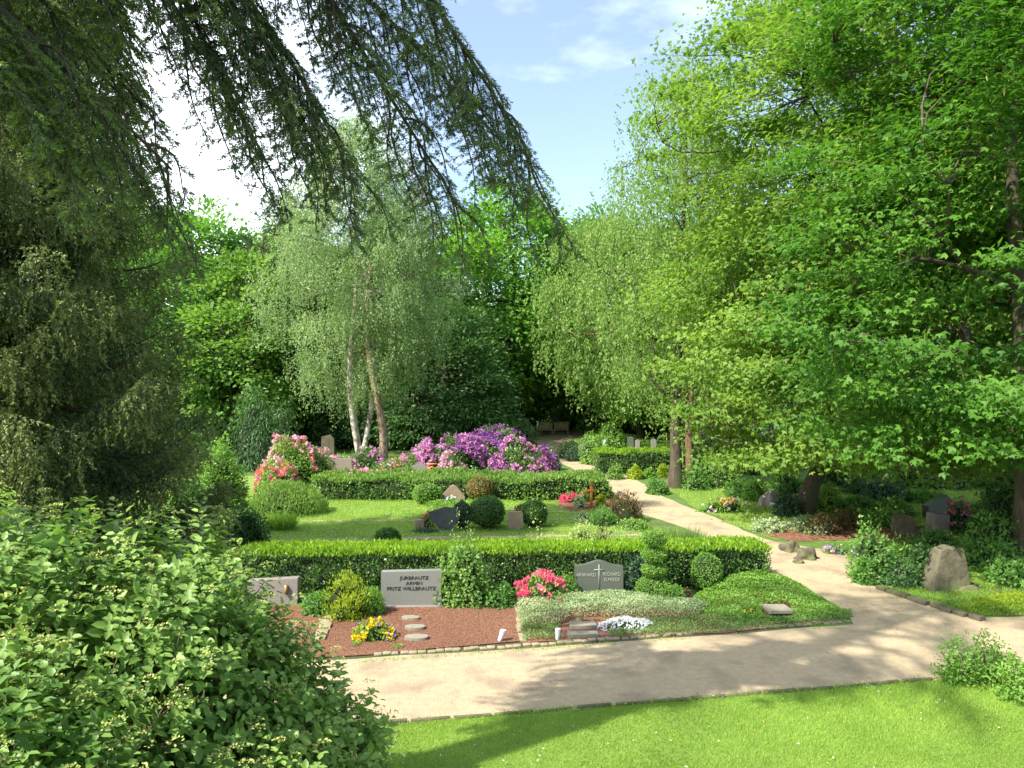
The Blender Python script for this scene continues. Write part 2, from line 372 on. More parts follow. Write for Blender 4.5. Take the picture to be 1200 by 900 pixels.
for i, (pp, w) in enumerate([([(250, 612), (745, 608)], .22), ([(300, 634), (760, 627)], .35), ([(560, 596), (740, 604)], .2)]):
    a, b = G(*pp[0]), G(*pp[1])
    STR.append([(a.x, a.y-w*.35), (b.x, b.y-w*.35), (b.x, b.y+w*.35), (a.x, a.y+w*.35)])
    sheet('worn_strip', [(a.x, a.y-w/2), (b.x, b.y-w/2), (b.x, b.y+w/2), (a.x, a.y+w/2)], .010, M['strip'], .08, .2, seed=20+i)
soil1, SB1 = sheet('mulch_bed', PG((300, 708), (368, 712), (610, 708), (612, 752), (520, 760), (440, 768), (300, 775)), .016, M['soil'], .02)
cov1, CB1 = sheet('cover_soil', [G(612, 708)[:2], G(830, 700)[:2], G(900, 690)[:2], G(940, 702)[:2], G(992, 727)[:2], G(850, 742)[:2], G(612, 754)[:2]], .014, M['soil'], .02)
soil2, SB2 = sheet('flower_bed_soil', PG((650, 588), (715, 580), (722, 592), (690, 598), (668, 600)), .016, M['soil'], .08)
soil3, SB3 = sheet('border_soil', PG((1180, 812), (1290, 792), (1290, 860), (1210, 832)), .018, M['soil'], .05)
soil4, SB4 = sheet('right_bed_soil', PG((1030, 690), (1060, 700), (1130, 722), (1260, 722), (1260, 680), (1060, 668)), .012, M['rough'], .05)
soil5, SB5 = sheet('shade_bed_soil', PG((880, 622), (920, 634), (1120, 634), (1120, 618), (930, 612)), .014, M['soil'], .1)

def scatter_poly(poly, dens):
    poly = np.asarray(poly); lo = poly.min(0); hi = poly.max(0); n = int(np.prod(hi-lo)*dens)
    P = lo + rng.random((n, 2))*(hi-lo); return P[inside(P, poly)]

def grass(name, poly, dens, h, w, mat, excl=(), clip=None, label=None, z=0.0, lean=.5):
    P = scatter_poly(poly, dens)
    if clip: P = P[(P[:, 1] > clip[0]) & (P[:, 1] < clip[1]) & (np.abs(P[:, 0]) < P[:, 1]*.72+.6)]
    for e in excl: P = P[~inside(P, e)]
    n = len(P); P3 = np.c_[P, np.full(n, z)]
    patch = .5+.5*nf(P3, .9, 5)
    D = np.c_[rng.normal(size=(n, 2))*lean, np.ones(n)]; N = unit(n)
    mb = MB(); hh = h*(.55 + .6*rng.random(n))*(.75+.5*patch)
    mb.leaves(P3, D, N, hh, w, mat, var=np.clip(rng.random(n)*.6 + .4*patch, 0, 1))
    return mb.obj(name, label=label, kind='stuff')

grass('grass', LN, 6500, .05, .006, LF['grass'], clip=(7.4, 11), label='short lit lawn grass in the foreground')
grass('grass', LM, 620, .07, .014, LF['grass'], excl=[SB2]+STR, clip=(15.5, 30), label='short lawn grass between the hedges')
grass('grass', LR, 260, .09, .018, LF['grass'], excl=[SB5], clip=(17, 36), label='short lawn grass right of the winding path')
grass('grass', LR2, 420, .08, .014, LF['grass'], clip=(15, 22), label='lawn grass in the shade of the maples')
grass('grass', SB4, 1500, .06, .01, LF['grass'], clip=(12, 18), label='thin grass in the shaded bed around the upright boulder', z=.01)
grass('grass', LFa, 90, .12, .03, LF['grass'], excl=[SP], clip=(33, 60), label='lawn grass beside the far bend of the path')
# stray tufts along the path edges
mb = MB()
for a, b, n in (((-2.2, 11.0), (5.6, 12.65), 900), ((-1.7, 8.97), (5.6, 10.37), 1500), ((5.0, 14.8), (6.2, 13.0), 120)):
    t = rng.random(n); P = np.outer(1-t, a) + np.outer(t, b) + rng.normal(size=(n, 2))*.035
    k = nf(np.c_[P, np.zeros(n)], 2.2, 9) > -.2; P = P[k]; n = len(P)
    mb.leaves(np.c_[P, np.full(n, .012)], np.c_[rng.normal(size=(n, 2))*.8, np.ones(n)], unit(n), .05, .008, LF['grass'])
mb.obj('edge_grass', label='small grass tufts growing along the kerbs of the sandy path', kind='stuff')
# daisies in lawns
mb = MB()
for poly, n, sz, cl in ((LN, 90, .018, (8, 10.4)), (LM, 500, .03, (17, 27))):
    P = scatter_poly(poly, 30); rng.shuffle(P)
    P = P[(P[:, 1] > cl[0]) & (P[:, 1] < cl[1])]; P = P[nf(np.c_[P, P[:, :1]*0], .6, 12) > .2][:n]
    for q in range(2):
        a = rng.random(len(P))*6.28; mb.leaves(np.c_[P, np.full(len(P), .055)], np.c_[np.cos(a), np.sin(a), a*0+.2], np.tile([0, 0, 1.], (len(P), 1)), sz, sz, LF['whitef'])
mb.obj('daisies', label='tiny white daisies dotted through the lawns', kind='stuff')
# mulch chips, fallen leaves
def litter(name, poly, dens, sz, mats, label, excl=(), z=.018):
    mb = MB(); P = scatter_poly(poly, dens); n = len(P)
    for e in excl: P = P[~inside(P, e)]
    n = len(P)
    g = rng.integers(0, len(mats), n)
    for i, m in enumerate(mats):
        Q = P[g == i]; k = len(Q); a = rng.random(k)*6.28
        mb.leaves(np.c_[Q, np.full(k, z)], np.c_[np.cos(a), np.sin(a), rng.random(k)*.3], np.c_[rng.normal(size=(k, 2))*.4, np.ones(k)], sz*(.6+.8*rng.random(k)), sz*.5, m)
    return mb.obj(name, label=label, kind='stuff')
chip = leafmat('bark_chip', (.14, .065, .04), (.32, .165, .10), .05, .9, .2)
grit2 = leafmat('dark_grit', (.10, .08, .05), (.27, .21, .14), .05, .9, .2)
pebble = leafmat('pale_grit', (.38, .32, .23), (.60, .52, .40), .05, .9, .2)
litter('bark_mulch', SB1, 2600, .024, [chip], 'reddish bark mulch covering the bare grave bed', z=.022)
litter('bark_mulch', SB2, 250, .06, [chip], 'reddish bark mulch around the wooden grave cross', z=.022)
litter('path_grit', np.array(main_near+main_far), 220, .015, [pebble, grit2], 'pale grit scattered on the sandy path', z=.016)
litter('fallen_leaves', LN, 7, .03, [chip, pebble], 'few fallen leaves and petals lying on the front lawn', z=.05)
litter('fallen_petals', SP, 14, .035, [chip, grit2], 'fallen leaves and grit on the winding path', z=.014)
litter('dry_leaves', SB5, 120, .07, [chip], 'brown dry leaves under the leaning maple', z=.02)

# ------------------------------------------------------------------ trees
def curve(p0, p1, sag=0.0, wob=.1, n=8, seed=0, up=0.0):
    p0 = np.asarray(p0, float); p1 = np.asarray(p1, float); t = np.linspace(0, 1, n)[:, None]
    P = p0*(1-t) + p1*t; Ln = np.linalg.norm(p1-p0)
    P[:, 2] += (4*t*(1-t))[:, 0]*(up-sag)
    r = np.random.default_rng(seed); o = r.normal(size=(3, 3))
    for a in range(3): P[:, a] += wob*Ln*.12*(np.sin(t[:, 0]*5.1 + o[0, a]*3) - np.sin(o[0, a]*3)*(1-t[:, 0]) - np.sin(5.1+o[0, a]*3)*t[:, 0])
    return P

def crown_points(n, rx, ry, z0, z1, prof, seed, shell=.6, gap=.0, bulge=.22):
    out = []
    while sum(map(len, out)) < n:
        k = n*3
        t = rng.random(k); th = rng.random(k)*2*np.pi; rr = rng.random(k)**(1-shell)
        pr = prof(t); keep = rng.random(k) < np.clip(pr, .15, 1)
        d = np.stack([np.cos(th), np.sin(th), t*2.2], 1)
        lump = 1 + bulge*nf(d, 1.8, seed)
        P = np.stack([np.cos(th)*rr*pr*rx*lump, np.sin(th)*rr*pr*ry*lump, z0 + (z1-z0)*t], 1)
        g = nf(P/max(rx, 1), 3.6, seed+3) > -1 + gap
        out.append(P[keep & g])
    return np.concatenate(out)[:n]

def p_round(t): return np.sqrt(np.clip(1-(2*t-1)**2, 0, 1))
def p_egg(t): return np.clip(np.sin(np.pi*np.clip(t, 0, 1)**.72), 0, 1)**.7
def p_dome(t): return np.clip(1-t**2.4, 0, 1)**.6
def p_cone(t): return np.clip(1-t, 0, 1)**.8+.03

def broadleaf(name, label, cat, loc, H, z0, rx, ry=None, prof=p_egg, ncl=160, per=90, cs=.9, leaf=.2, asp=.65, mat='oak', bark='bark',
              tr=.3, lean=(0, 0), gap=.35, seed=0, weep=0.0, group=None, shell=.6, limbs=9, off=(0, 0), blossom=None, flat=.45, ztop=None,
              fork=None, trunkpts=None, limbr=.35, tilt=.5, twigs=True, rz=0, shape='kite'):
    ry = ry or rx
    root = empty(name, loc, rz, label, cat, group)
    P = crown_points(ncl, rx, ry, z0, ztop or H, prof, seed, shell, gap)
    P[:, 0] += off[0]; P[:, 1] += off[1]
    # trunk
    tb = MB(); zs = np.linspace(0, 1, 14)
    tops = fork or [(lean[0], lean[1], H*.86)]
    trunks = []
    for k, tp in enumerate(tops):
        b0 = np.array([0.0+.12*k*np.cos(k*2.1), .12*k*np.sin(k*2.1), -.05])
        T = np.array(trunkpts, float) if trunkpts and k == 0 else curve(b0, tp, 0, .35, 14, seed+k)
        r = tr*(1-np.linspace(0, 1, len(T)))**.75*(1 if k == 0 else .8) + .02
        r[0] *= 1.35
        tb.tube(T, r, M[bark], 9); trunks.append((T, r))
    tb.obj('trunk', root, smooth=True)
    # limbs: from trunk to chosen clumps; every clump hangs off a limb point
    lb = MB(); LP = []
    far = P[np.argsort(-np.linalg.norm(P[:, :2]-P[:, :2].mean(0), axis=1))]
    sel = far[rng.choice(len(far)*2//3, min(limbs, len(far)*2//3), replace=False)]
    for i, e in enumerate(sel):
        T, r = trunks[i % len(trunks)]
        zt = min(max(e[2]-.45*np.linalg.norm(e[:2]-T[len(T)//2][:2]), z0*1.1 if z0 > 1 else H*.15), T[-1][2]*.95)
        j = int(np.argmin(np.abs(T[:, 2]-zt))); s = T[j]
        c = curve(s, e*.97+s*.03, 0, 1.3, 9, seed*31+i, up=.06*np.linalg.norm(e-s))
        lb.tube(c, np.linspace(max(r[j]*limbr, .03), .015, 9), M[bark], 6); LP.append(c[2:])
    LP = np.concatenate(LP + [T[5:] for T, _ in trunks])
    if twigs:
        for i, p in enumerate(P):
            d = np.linalg.norm(LP-p, axis=1); s = LP[np.argmin(d + 2*np.maximum(LP[:, 2]-p[2], 0))]
            if np.linalg.norm(s-p) > .25 and (i % 5 < 2): lb.tube(curve(s, p, 0, .5, 5, i, up=.05), np.linspace(.028, .008, 5), M['bark'], 4)
    lb.obj('limbs', root, smooth=True)
    # leaves
    n = ncl*per; ci = np.repeat(np.arange(ncl), per); cen = P[ci]
    cvar = rng.random(ncl)[ci]; csz = cs*(.6+.8*rng.random(ncl))[ci][:, None]
    g = rng.normal(size=(n, 3))*.42
    ctr = P.mean(0)
    if weep:
        ns = max(3, per//16); st = rng.integers(0, ns, n)
        sx_ = rng.normal(size=(ncl, ns, 2))*.45; s_ = sx_[ci, st]; tt = rng.random(n)
        ln = (weep*(.4+.9*rng.random((ncl, ns))))[ci, st]
        Q = cen.copy(); Q[:, :2] += s_*csz + rng.normal(size=(n, 2))*.045*(1+leaf*4); Q[:, 2] += (rng.random((ncl, ns))[ci, st]-.3)*cs*.8 - tt*ln
        Q[:, 2] = np.maximum(Q[:, 2], .5+.5*rng.random(n))
        D = np.c_[rng.normal(size=(n, 2))*.6, -np.ones(n)]; N = unit(n) + np.array([0, 0, .3])
    else:
        g[:, 2] *= flat; Q = cen + g*csz*1.25
        Q[:, 2] = np.where(Q[:, 2] < .25, .25+rng.random(n)*.4, Q[:, 2])
        out = Q-ctr; out /= np.maximum(np.linalg.norm(out, axis=1, keepdims=True), .1)
        D = out + g*1.2 + np.array([0, 0, -.25]) + rng.normal(size=(n, 3))*.45
        N = np.array([0, 0, 1.]) + out*.35 + rng.normal(size=(n, 3))*tilt
    cb = MB()
    lv = leaf*(.6+.7*rng.random(n))
    cb.leaves(Q, D, N, lv, lv*asp, LF[mat], np.clip(.55*rng.random(n)+.45*cvar, 0, 1), shape)
    cb.obj('crown', root)
    if blossom:
        m, k, l = blossom; sel = rng.choice(n, k, replace=False); Q2 = Q[sel]
        bb = MB(); bb.leaves(Q2, np.tile([0, 0, -1.], (k, 1)) + rng.normal(size=(k, 3))*.12, unit(k), l*(.6+.8*rng.random(k)), l*.28, LF[m])
        bb.obj('blossoms', root)
    return root

def copy_tree(root, loc, rz=0.0, sc=1.0, label=None, group=None):
    r = root.copy(); C.objects.link(r); r.location = loc; r.rotation_euler = (0, 0, rz); r.scale = (sc, sc, sc)
    if label: r['label'] = label
    if group: r['group'] = group
    for ch in list(root.children):
        c = ch.copy(); C.objects.link(c); c.parent = r
        for g in ch.children:
            d = g.copy(); C.objects.link(d); d.parent = c
    return r

# needle twig cloud: brushes of needles along given segments
def needles(mb, A, B, per, nl, nw, mat, ang=.9, var=None):
    A = np.asarray(A); B = np.asarray(B); n = len(A); ax = B-A; ln = np.linalg.norm(ax, axis=1, keepdims=True); ax = ax/np.maximum(ln, 1e-6)
    i = np.repeat(np.arange(n), per); t = rng.random(n*per)
    P = A[i] + (B-A)[i]*t[:, None]
    v = rng.normal(size=(n*per, 3)); v -= ax[i]*(v*ax[i]).sum(1, keepdims=True); v /= np.maximum(np.linalg.norm(v, axis=1, keepdims=True), 1e-6)
    D = ax[i] + v*ang
    vv = rng.random(n) if var is None else var
    mb.leaves(P, D, unit(n*per), nl*(.7+.5*rng.random(n*per)), nw, mat, np.clip(vv[i]*.7+.3*rng.random(n*per), 0, 1))

def spruce(loc, H, Rb, label, seed=3):
    root = empty('spruce_tree', loc, 0, label, 'spruce')
    tb = MB(); tb.tube(curve((0, 0, -.1), (0.1, 0, H), 0, .08, 16, 1), np.linspace(.38, .03, 16), M['barkred'], 10); tb.obj('trunk', root, smooth=True)
    lb = MB(); A, B, K = [], [], []
    z = .7
    while z < H-.3:
        nb = 8 if z < H*.75 else 5; a0 = random.random()*6.28
        for k in range(nb):
            a = a0 + k*6.283/nb + random.uniform(-.25, .25); zz = z + random.uniform(-.15, .15)
            L_ = Rb*(max(1-zz/H, 0)**.62)*random.uniform(.68, 1.14)*(.75 if zz < 1.2 else 1)
            d = np.array([math.cos(a), math.sin(a), 0]); t = np.linspace(0, 1, 9)
            sag = .30*L_*random.uniform(.6, 1.3)
            c = np.array([0, 0, zz]) + np.outer(t*L_, d); c[:, 2] += -sag*np.sin(t*2.2)*1.0 + .20*L_*t**3
            c[:, 2] = np.maximum(c[:, 2], .15)
            lb.tube(c, np.linspace(.035+.01*L_, .008, 9), M['bark'], 4)
            ns = int(15*L_)+6; sd = np.array([-d[1], d[0], 0])
            ts = np.linspace(.06, 1, ns)
            for q, tq in enumerate(ts):
                p = np.array([np.interp(tq, t, c[:, i]) for i in range(3)])
                side = 1 if q % 2 else -1
                sl = (.3+.65*L_*.3*(1.2-tq))*random.uniform(.7, 1.3)
                e = p + (sd*side*.8 + d*.6)*sl + np.array([0, 0, -.25*sl])
                A.append(p); B.append(e); K.append(tq)
                m = 2+int(sl*5)
                for w in range(m):                                  # hanging branchlets
                    s0 = p + (e-p)*(w+.6)/m
                    hl = random.uniform(.2, .72)*(1.1 if tq < .9 else .5)
                    A.append(s0); B.append(s0 + np.array([random.gauss(0, .12), random.gauss(0, .12), -hl]) + d*.10); K.append(tq)
            A.append(c[-2]); B.append(c[-1]+d*.12+np.array([0, 0, .03])); K.append(1.0)
        z += .5 if z < 10 else .7
    lb.obj('branches', root, smooth=True)
    A = np.array(A); B = np.array(B); K = np.array(K)
    nb_ = MB(); rr = np.linalg.norm(A[:, :2], axis=1)
    vis = A[:, 2]+0 < 14.5
    needles(nb_, A[vis], B[vis], 17, .075, .028, LF['spruce'], .75)
    needles(nb_, A[~vis], B[~vis], 6, .12, .03, LF['spruce'])
    tip = (K > .7) & (rng.random(len(K)) < .75) & vis
    needles(nb_, B[tip]-(B[tip]-A[tip])*.35, B[tip], 9, .06, .022, LF['sprucetip'])
    nb_.obj('foliage', root)
    return root

def near_fir():
    """tall fir left of the viewpoint: its trunk is outside the picture, the drooping boughs hang into it"""
    root = empty('fir_tree', (-6.2, 4.2, 0), 0, 'near fir whose drooping dark boughs hang into the top left of the view', 'fir')
    base = np.array([-6.2, 4.2, 0])
    tb = MB(); tb.tube(curve((0, 0, -.1), (.2, 0, 20), 0, .06, 20, 4), np.linspace(.42, .04, 20), M['barkred'], 12); tb.obj('trunk', root, smooth=True)
    # start height, tip, sag, side-branch length, drop, density
    boughs = [
      (11.6, (.20, 7.6, 6.25), -.35, .85, 1.0, 1.0),
      (10.9, (-.65, 7.9, 6.0), -.3, .85, 1.0, 1.0),
      (10.7, (-1.65, 7.4, 6.25), -.3, .85, 1.0, 1.0),
      (10.4, (-2.3, 7.8, 6.7), -.3, .8, 1.0, 1.0),
      (8.8, (-3.1, 7.0, 5.95), -.2, .8, .9, 1.0),
      (9.2, (-3.6, 7.5, 6.7), -.1, .85, 1.1, 1.0),
      (8.0, (-3.75, 6.3, 6.05), -.1, .8, .9, .9),
      (9.6, (-3.4, 6.6, 7.3), -.1, .9, .9, .9),
      (10.2, (-4.6, 9.0, 7.8), -.1, 1.1, 1.3, .9),
      (11.3, (-.25, 8.1, 6.7), -.3, .8, .9, 1.0),
      (10.6, (-1.95, 7.1, 6.4), -.3, .85, .7, 1.0),
      (10.2, (-2.35, 7.3, 6.15), -.3, .8, .7, 1.0),
      (10.0, (-2.8, 7.6, 6.8), -.3, .8, .7, 1.0),
    ]
    nvis = len(boughs)
    h = 14.2
    while h < 19.6:
        L0 = 2.7*(max(1-(h-12)/8.4, 0))**.6+.4; a0 = random.random()*6.28
        for k in range(4):
            a = a0+k*1.571+random.uniform(-.2, .2); boughs.append((h, (-6.2+math.cos(a)*L0, 4.2+math.sin(a)*L0, h-.6), -.2, .9, .7, .3))
        h += .8
    for bi, (h0, tip, up, sl, drop, dens) in enumerate(boughs):
        lb = MB(); nb_ = MB(); A, B = [], []
        c = curve((0, 0, h0), np.array(tip)-base, 0, .25, 26, 70+bi, up=(1.15 if (bi < 4 or 9 <= bi < nvis) else .55))
        Ln = np.linalg.norm(c[-1]-c[0]); t = np.linspace(0, 1, 26)
        lb.tube(c, np.linspace(.075, .012, 26), M['bark'], 7)
        d0 = c[-1]-c[0]; d0 /= np.linalg.norm(d0); sd = np.cross(d0, [0, 0, 1.]); sd /= np.linalg.norm(sd)
        n1 = int(Ln*(8.5 if dens > .6 else 8)); 
        for q in range(n1):
            tq = .28 + .72*(q+.5)/n1
            p = np.array([np.interp(tq, t, c[:, i]) for i in range(3)]); side = 1 if q % 2 else -1
            l1 = sl*random.uniform(.55, 1.1)*(1.15-tq*.55)
            dr = drop*1.2*random.uniform(.4, 1.2)*(1.1-.4*tq)
            e = p + d0*l1*.95 + sd*side*l1*random.uniform(.2, .75) + np.array([0, 0, -dr])
            cc = curve(p, e, 0, .5, 8, q+bi*50, up=.22*l1)
            lb.tube(cc, np.linspace(.014, .004, 8), M['bark'], 4)
            LL = np.linalg.norm(e-p); m = int(LL/(.062 if dens > .6 else .1)); ax = (e-p)/LL
            for w in range(m):
                tw = (w+.5)/m; s0 = np.array([np.interp(tw, np.linspace(0, 1, 8), cc[:, i]) for i in range(3)])
                sd2 = 1 if w % 2 else -1
                tl = random.uniform(.16, .40)*(1.2-.65*tw)
                v = ax*.5 + (sd*sd2*.55 + d0*sd2*random.uniform(.2, 1.0)) + np.array([0, 0, random.uniform(-.5, .1)])
                v /= np.linalg.norm(v)
                A.append(s0); B.append(s0+v*tl)
            A.append(cc[-2]); B.append(cc[-1]+ax*.08)
        A = np.array(A); B = np.array(B)
        low = dens < .6
        needles(nb_, A, B, 12 if low else 58, .05 if low else .042, .016 if low else .0085, LF['fir'], .85)
        lo = rng.random(len(A)) < (.10 if (bi < 4 or bi >= 9) else .8)  # far more pale tips on left boughs: sunlit look put into needle colour
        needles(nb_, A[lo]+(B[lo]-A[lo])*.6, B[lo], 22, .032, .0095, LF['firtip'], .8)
        o = lb.obj('bough', root, smooth=True)
        nb_.obj('needles', o)
    return root

spruce((-10.1, 15.6, 0), 20.5, 3.9, 'big dark spruce with hanging branchlets at the left edge')
near_fir()

# birches in the middle
bx = G(425, 546)
broadleaf('birch_tree', 'tall silvery birch clump with several pale trunks behind the rhododendrons', 'birch', bx, 17.4, 3.3, 4.5, 4.0, p_egg, 430, 230, .95, .10, .62,
          'birch', 'birch', .15, fork=[(-.9, .3, 12), (.5, .2, 15), (-.2, -.3, 14.5)], seed=5, gap=.72, weep=1.25, limbs=12, shell=.55, limbr=.4, off=(-.4, 0))
b2 = broadleaf('birch_tree', 'stout brown birch trunk just right of the pale birch clump', 'birch', G(447, 546)+Vector((0, .2, 0)), 14.5, 4.6, 2.7, 2.6, p_egg, 170, 170, 1.0, .10, .62,
          'birch', 'birchtan', .21, seed=8, gap=.7, weep=1.2, limbs=7, off=(.2, 0))

# right of the path: twin trunks, weeping
tw = G(794, 572)
broadleaf('birch_tree', 'dark ivy-clad left trunk of the twin birches beside the winding path', 'birch', tw+Vector((-.05, 0, 0)), 17.4, 3.2, 3.5, 3.2, p_egg, 300, 150, .95, .12, .6,
          'wbirch', 'bark', .24, trunkpts=[(0, 0, 0), (0, 0, 1), (-.03, 0, 2.2), (.02, 0, 3.6), (.1, 0, 5.5), (.15, 0, 8), (.3, 0, 11), (.4, 0, 14.5)], seed=12, gap=.7, weep=1.7, limbs=9, off=(.3, 1.0))
broadleaf('birch_tree', 'reddish right trunk of the twin birches beside the winding path', 'birch', tw+Vector((.42, .1, 0)), 14.5, 3.8, 2.6, 2.6, p_egg, 160, 120, 1.0, .12, .6,
          'wbirch', 'barkred', .19, trunkpts=[(0, 0, 0), (.04, 0, 1), (.02, 0, 2.2), (.1, 0, 3.6), (.25, 0, 5.5), (.45, 0, 8), (.6, 0, 11), (.7, 0, 13)], seed=15, gap=.25, weep=1.8, limbs=7, off=(.8, .6))
# leaning tree behind
lt = Vector((13.2, 44.5, 0))
broadleaf('leaning_tree', 'olive green tree with a long brown trunk leaning left over the path', 'tree', lt, 15.5, 3.0, 4.6, 4.0, p_round, 300, 120, 1.05, .18, .6,
          'wbirch', 'barkred', .36, seed=21, gap=.85, weep=1.5, limbs=12, off=(-7.6, 1.6), ztop=14.6,
          trunkpts=[(0, 0, 0), (-1, 0, 2.1), (-2.6, -.1, 3.9), (-4.1, -.2, 5.5), (-5.6, -.3, 7.2), (-6.6, -.4, 8.8), (-7.4, -.5, 10.4), (-8.1, -.5, 12)])

# the maples at the right
ma = G(941, 602)
broadleaf('maple_tree', 'leaning maple with bright blossoming crown beside the right lawn', 'maple', ma, 19, 1.7, 5.9, 5.0, lambda t: np.clip(p_round(t*.86+.12), 0, 1), 820, 170, .95, .12, .9,
          'maple', 'bark', .26, seed=31, gap=.62, limbs=18, off=(1.3, -1.3), trunkpts=[(0, 0, 0), (.25, -.05, .9), (.7, -.1, 1.9), (1.05, -.2, 3.2), (1.3, -.4, 5), (1.5, -.6, 7.5), (1.7, -.8, 10), (1.6, -1, 13), (1.7, -1.1, 16)],
          blossom=('catkin', 5200, .17), flat=.27, shape='lobed')
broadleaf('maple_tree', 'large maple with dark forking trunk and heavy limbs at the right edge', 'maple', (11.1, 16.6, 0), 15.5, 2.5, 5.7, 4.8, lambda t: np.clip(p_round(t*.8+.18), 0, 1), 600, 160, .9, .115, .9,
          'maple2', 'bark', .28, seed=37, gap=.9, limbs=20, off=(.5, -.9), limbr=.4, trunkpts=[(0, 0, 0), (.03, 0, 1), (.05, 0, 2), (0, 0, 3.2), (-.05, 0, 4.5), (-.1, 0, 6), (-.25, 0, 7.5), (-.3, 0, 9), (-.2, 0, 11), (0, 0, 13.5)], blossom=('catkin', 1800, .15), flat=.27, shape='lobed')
broadleaf('tall_tree', 'slender straight dark trunk in the shade behind the maples', 'tree', G(1098, 552), 17, 4.2, 4.5, 4.5, p_egg, 200, 100, 1.4, .2, .8,
          'maple', 'bark', .36, seed=41, gap=.3, limbs=8)
broadleaf('birch_tree', 'pale birch trunk seen behind the dark columnar shrubs at right', 'birch', G(1122, 535), 16, 5.0, 3.6, 3.6, p_egg, 120, 100, 1.3, .2, .6,
          'wbirch', 'birch', .34, seed=43, gap=.3, limbs=8, weep=1.5)

# background trees: templates then copies
oak = broadleaf('oak_tree', 'broad bright green oak rising at the end of the path', 'oak', (-.6, 60, 0), 19.5, 3.0, 7.0, 6.5, p_egg, 300, 120, 1.7, .36, .7, 'oak', 'bark', .55, seed=51, gap=.85, limbs=16, shell=.7, flat=.4)
midt = broadleaf('maple_tree', 'rounded green maple standing right of the oak', 'maple', (6.5, 63, 0), 19.0, 1.5, 5.6, 5.6, p_egg, 240, 110, 1.7, .36, .7, 'mid', 'bark', .45, seed=55, gap=.8, limbs=12, shell=.7)
limet = broadleaf('lime_tree', 'yellow green young lime tree left of the birches', 'lime tree', (-15.5, 44, 0), 11.4, 1.2, 3.4, 3.4, p_egg, 190, 110, 1.15, .27, .75, 'lime', 'bark', .25, seed=58, gap=.45, limbs=10, shell=.7, flat=.35)
darkt = broadleaf('yew_tree', 'dense dark yew right behind the birch trunks', 'yew', (-4.6, 47, 0), 9.2, .5, 4.2, 3.8, p_dome, 230, 120, 1.3, .26, .5, 'dark', 'bark', .4, seed=61, gap=.1, limbs=8, shell=.75, flat=.35)
g = 'trees of the wood behind the cemetery'
for o in (oak, midt): o['group'] = g
back = [
 (midt, (-20.5, 49, 0), 1.1, .86, 'tall green maple between the spruce and the birches'),
 (oak, (-30, 60, 0), 2.2, .95, 'oak in the wood behind the big spruce'),
 (midt, (-9.5, 62, 0), 2.6, .95, 'green maple behind the left side of the birches'),
 (oak, (-19, 66, 0), 4.2, .92, 'distant oak in the gap left of the birches'),
 (midt, (14.5, 64, 0), .5, 1.0, 'green maple behind the leaning tree'),
 (midt, (20, 38, 0), .9, 1.02, 'green maple rising behind the leaning maple'),
 (oak, (29, 39, 0), 2.4, 1.0, 'oak rising behind the large maple at the right edge'),
 (oak, (24, 62, 0), 1.5, 1.0, 'oak behind the leaning maple on the right'),
 (midt, (33, 66, 0), 3.5, 1.0, 'green maple far behind the right maples'),
 (oak, (43, 70, 0), 5.0, 1.05, 'oak at the far right edge of the wood'),
 (midt, (54, 74, 0), 2.0, 1.05, 'green maple beyond the right edge of the view'),
 (limet, (-12.2, 52, 0), 2.0, 1.15, 'yellow green lime tree behind the left half of the birches'),
 (limet, (9.4, 56, 0), 1.0, .9, 'yellow green lime tree behind the benches'),
 (limet, (19, 50, 0), 3.0, 1.05, 'yellow green lime tree behind the twin birches'),
 (darkt, (-13.8, 53, 0), 1.0, 1.0, 'dark yew behind the lime tree at left'),
 (midt, (1.6, 67, 0), 2.0, .75, 'smaller green maple behind the bench pair'),
 (midt, (-6.8, 54, 0), 3.1, .62, 'small green maple between the birch trunks'),
 (limet, (-3.4, 53, 0), 4.0, .78, 'low bright lime tree left of the oak trunk'),
 (midt, (9.2, 62, 0), 5.2, .62, 'small green maple right of the benches'),
 (darkt, (-20, 45, 0), .3, .85, 'dark yew beside the big spruce'),
 (midt, (15, 60, 0), 1.9, .66, 'small green maple behind the leaning trunk'),
 (darkt, (27, 68, 0), 1.9, .8, 'dark yew in the shade behind the right trees'),
 (darkt, (40, 62, 0), 4.9, .75, 'low dark yew at the far right'),
 (darkt, (-27, 50, 0), 2.9, .95, 'dark yew hidden behind the big spruce'),
]
for src, loc, rz, sc, lab in back: copy_tree(src, loc, rz, sc, lab, g)
# far wood: one mass closing the view behind the single trees
mb = MB()
n = 260; X = rng.uniform(-110, 130, n); Y = rng.uniform(80, 105, n); Z = rng.uniform(0, 13, n)+np.maximum(0, 2)*rng.random(n)
for x, y, z in zip(X, Y, Z):
    k = 150; P = np.array([x, y, z]) + rng.normal(size=(k, 3))*np.array([2.4, 1.5, 1.7]); P[:, 2] = np.abs(P[:, 2])
    mb.leaves(P, rng.normal(size=(k, 3)), np.array([0, -.5, 1])+rng.normal(size=(k, 3))*.5, .9, .6, LF['mid'] if rng.random() < .6 else LF['dark'])
for x in np.linspace(-110, 130, 60):
    mb.tube([(x, 92, 0), (x+.5, 92, 12)], [.4, .15], M['bark'], 5)
mb.obj('far_wood', label='distant wood closing the view behind the cemetery trees', kind='stuff')

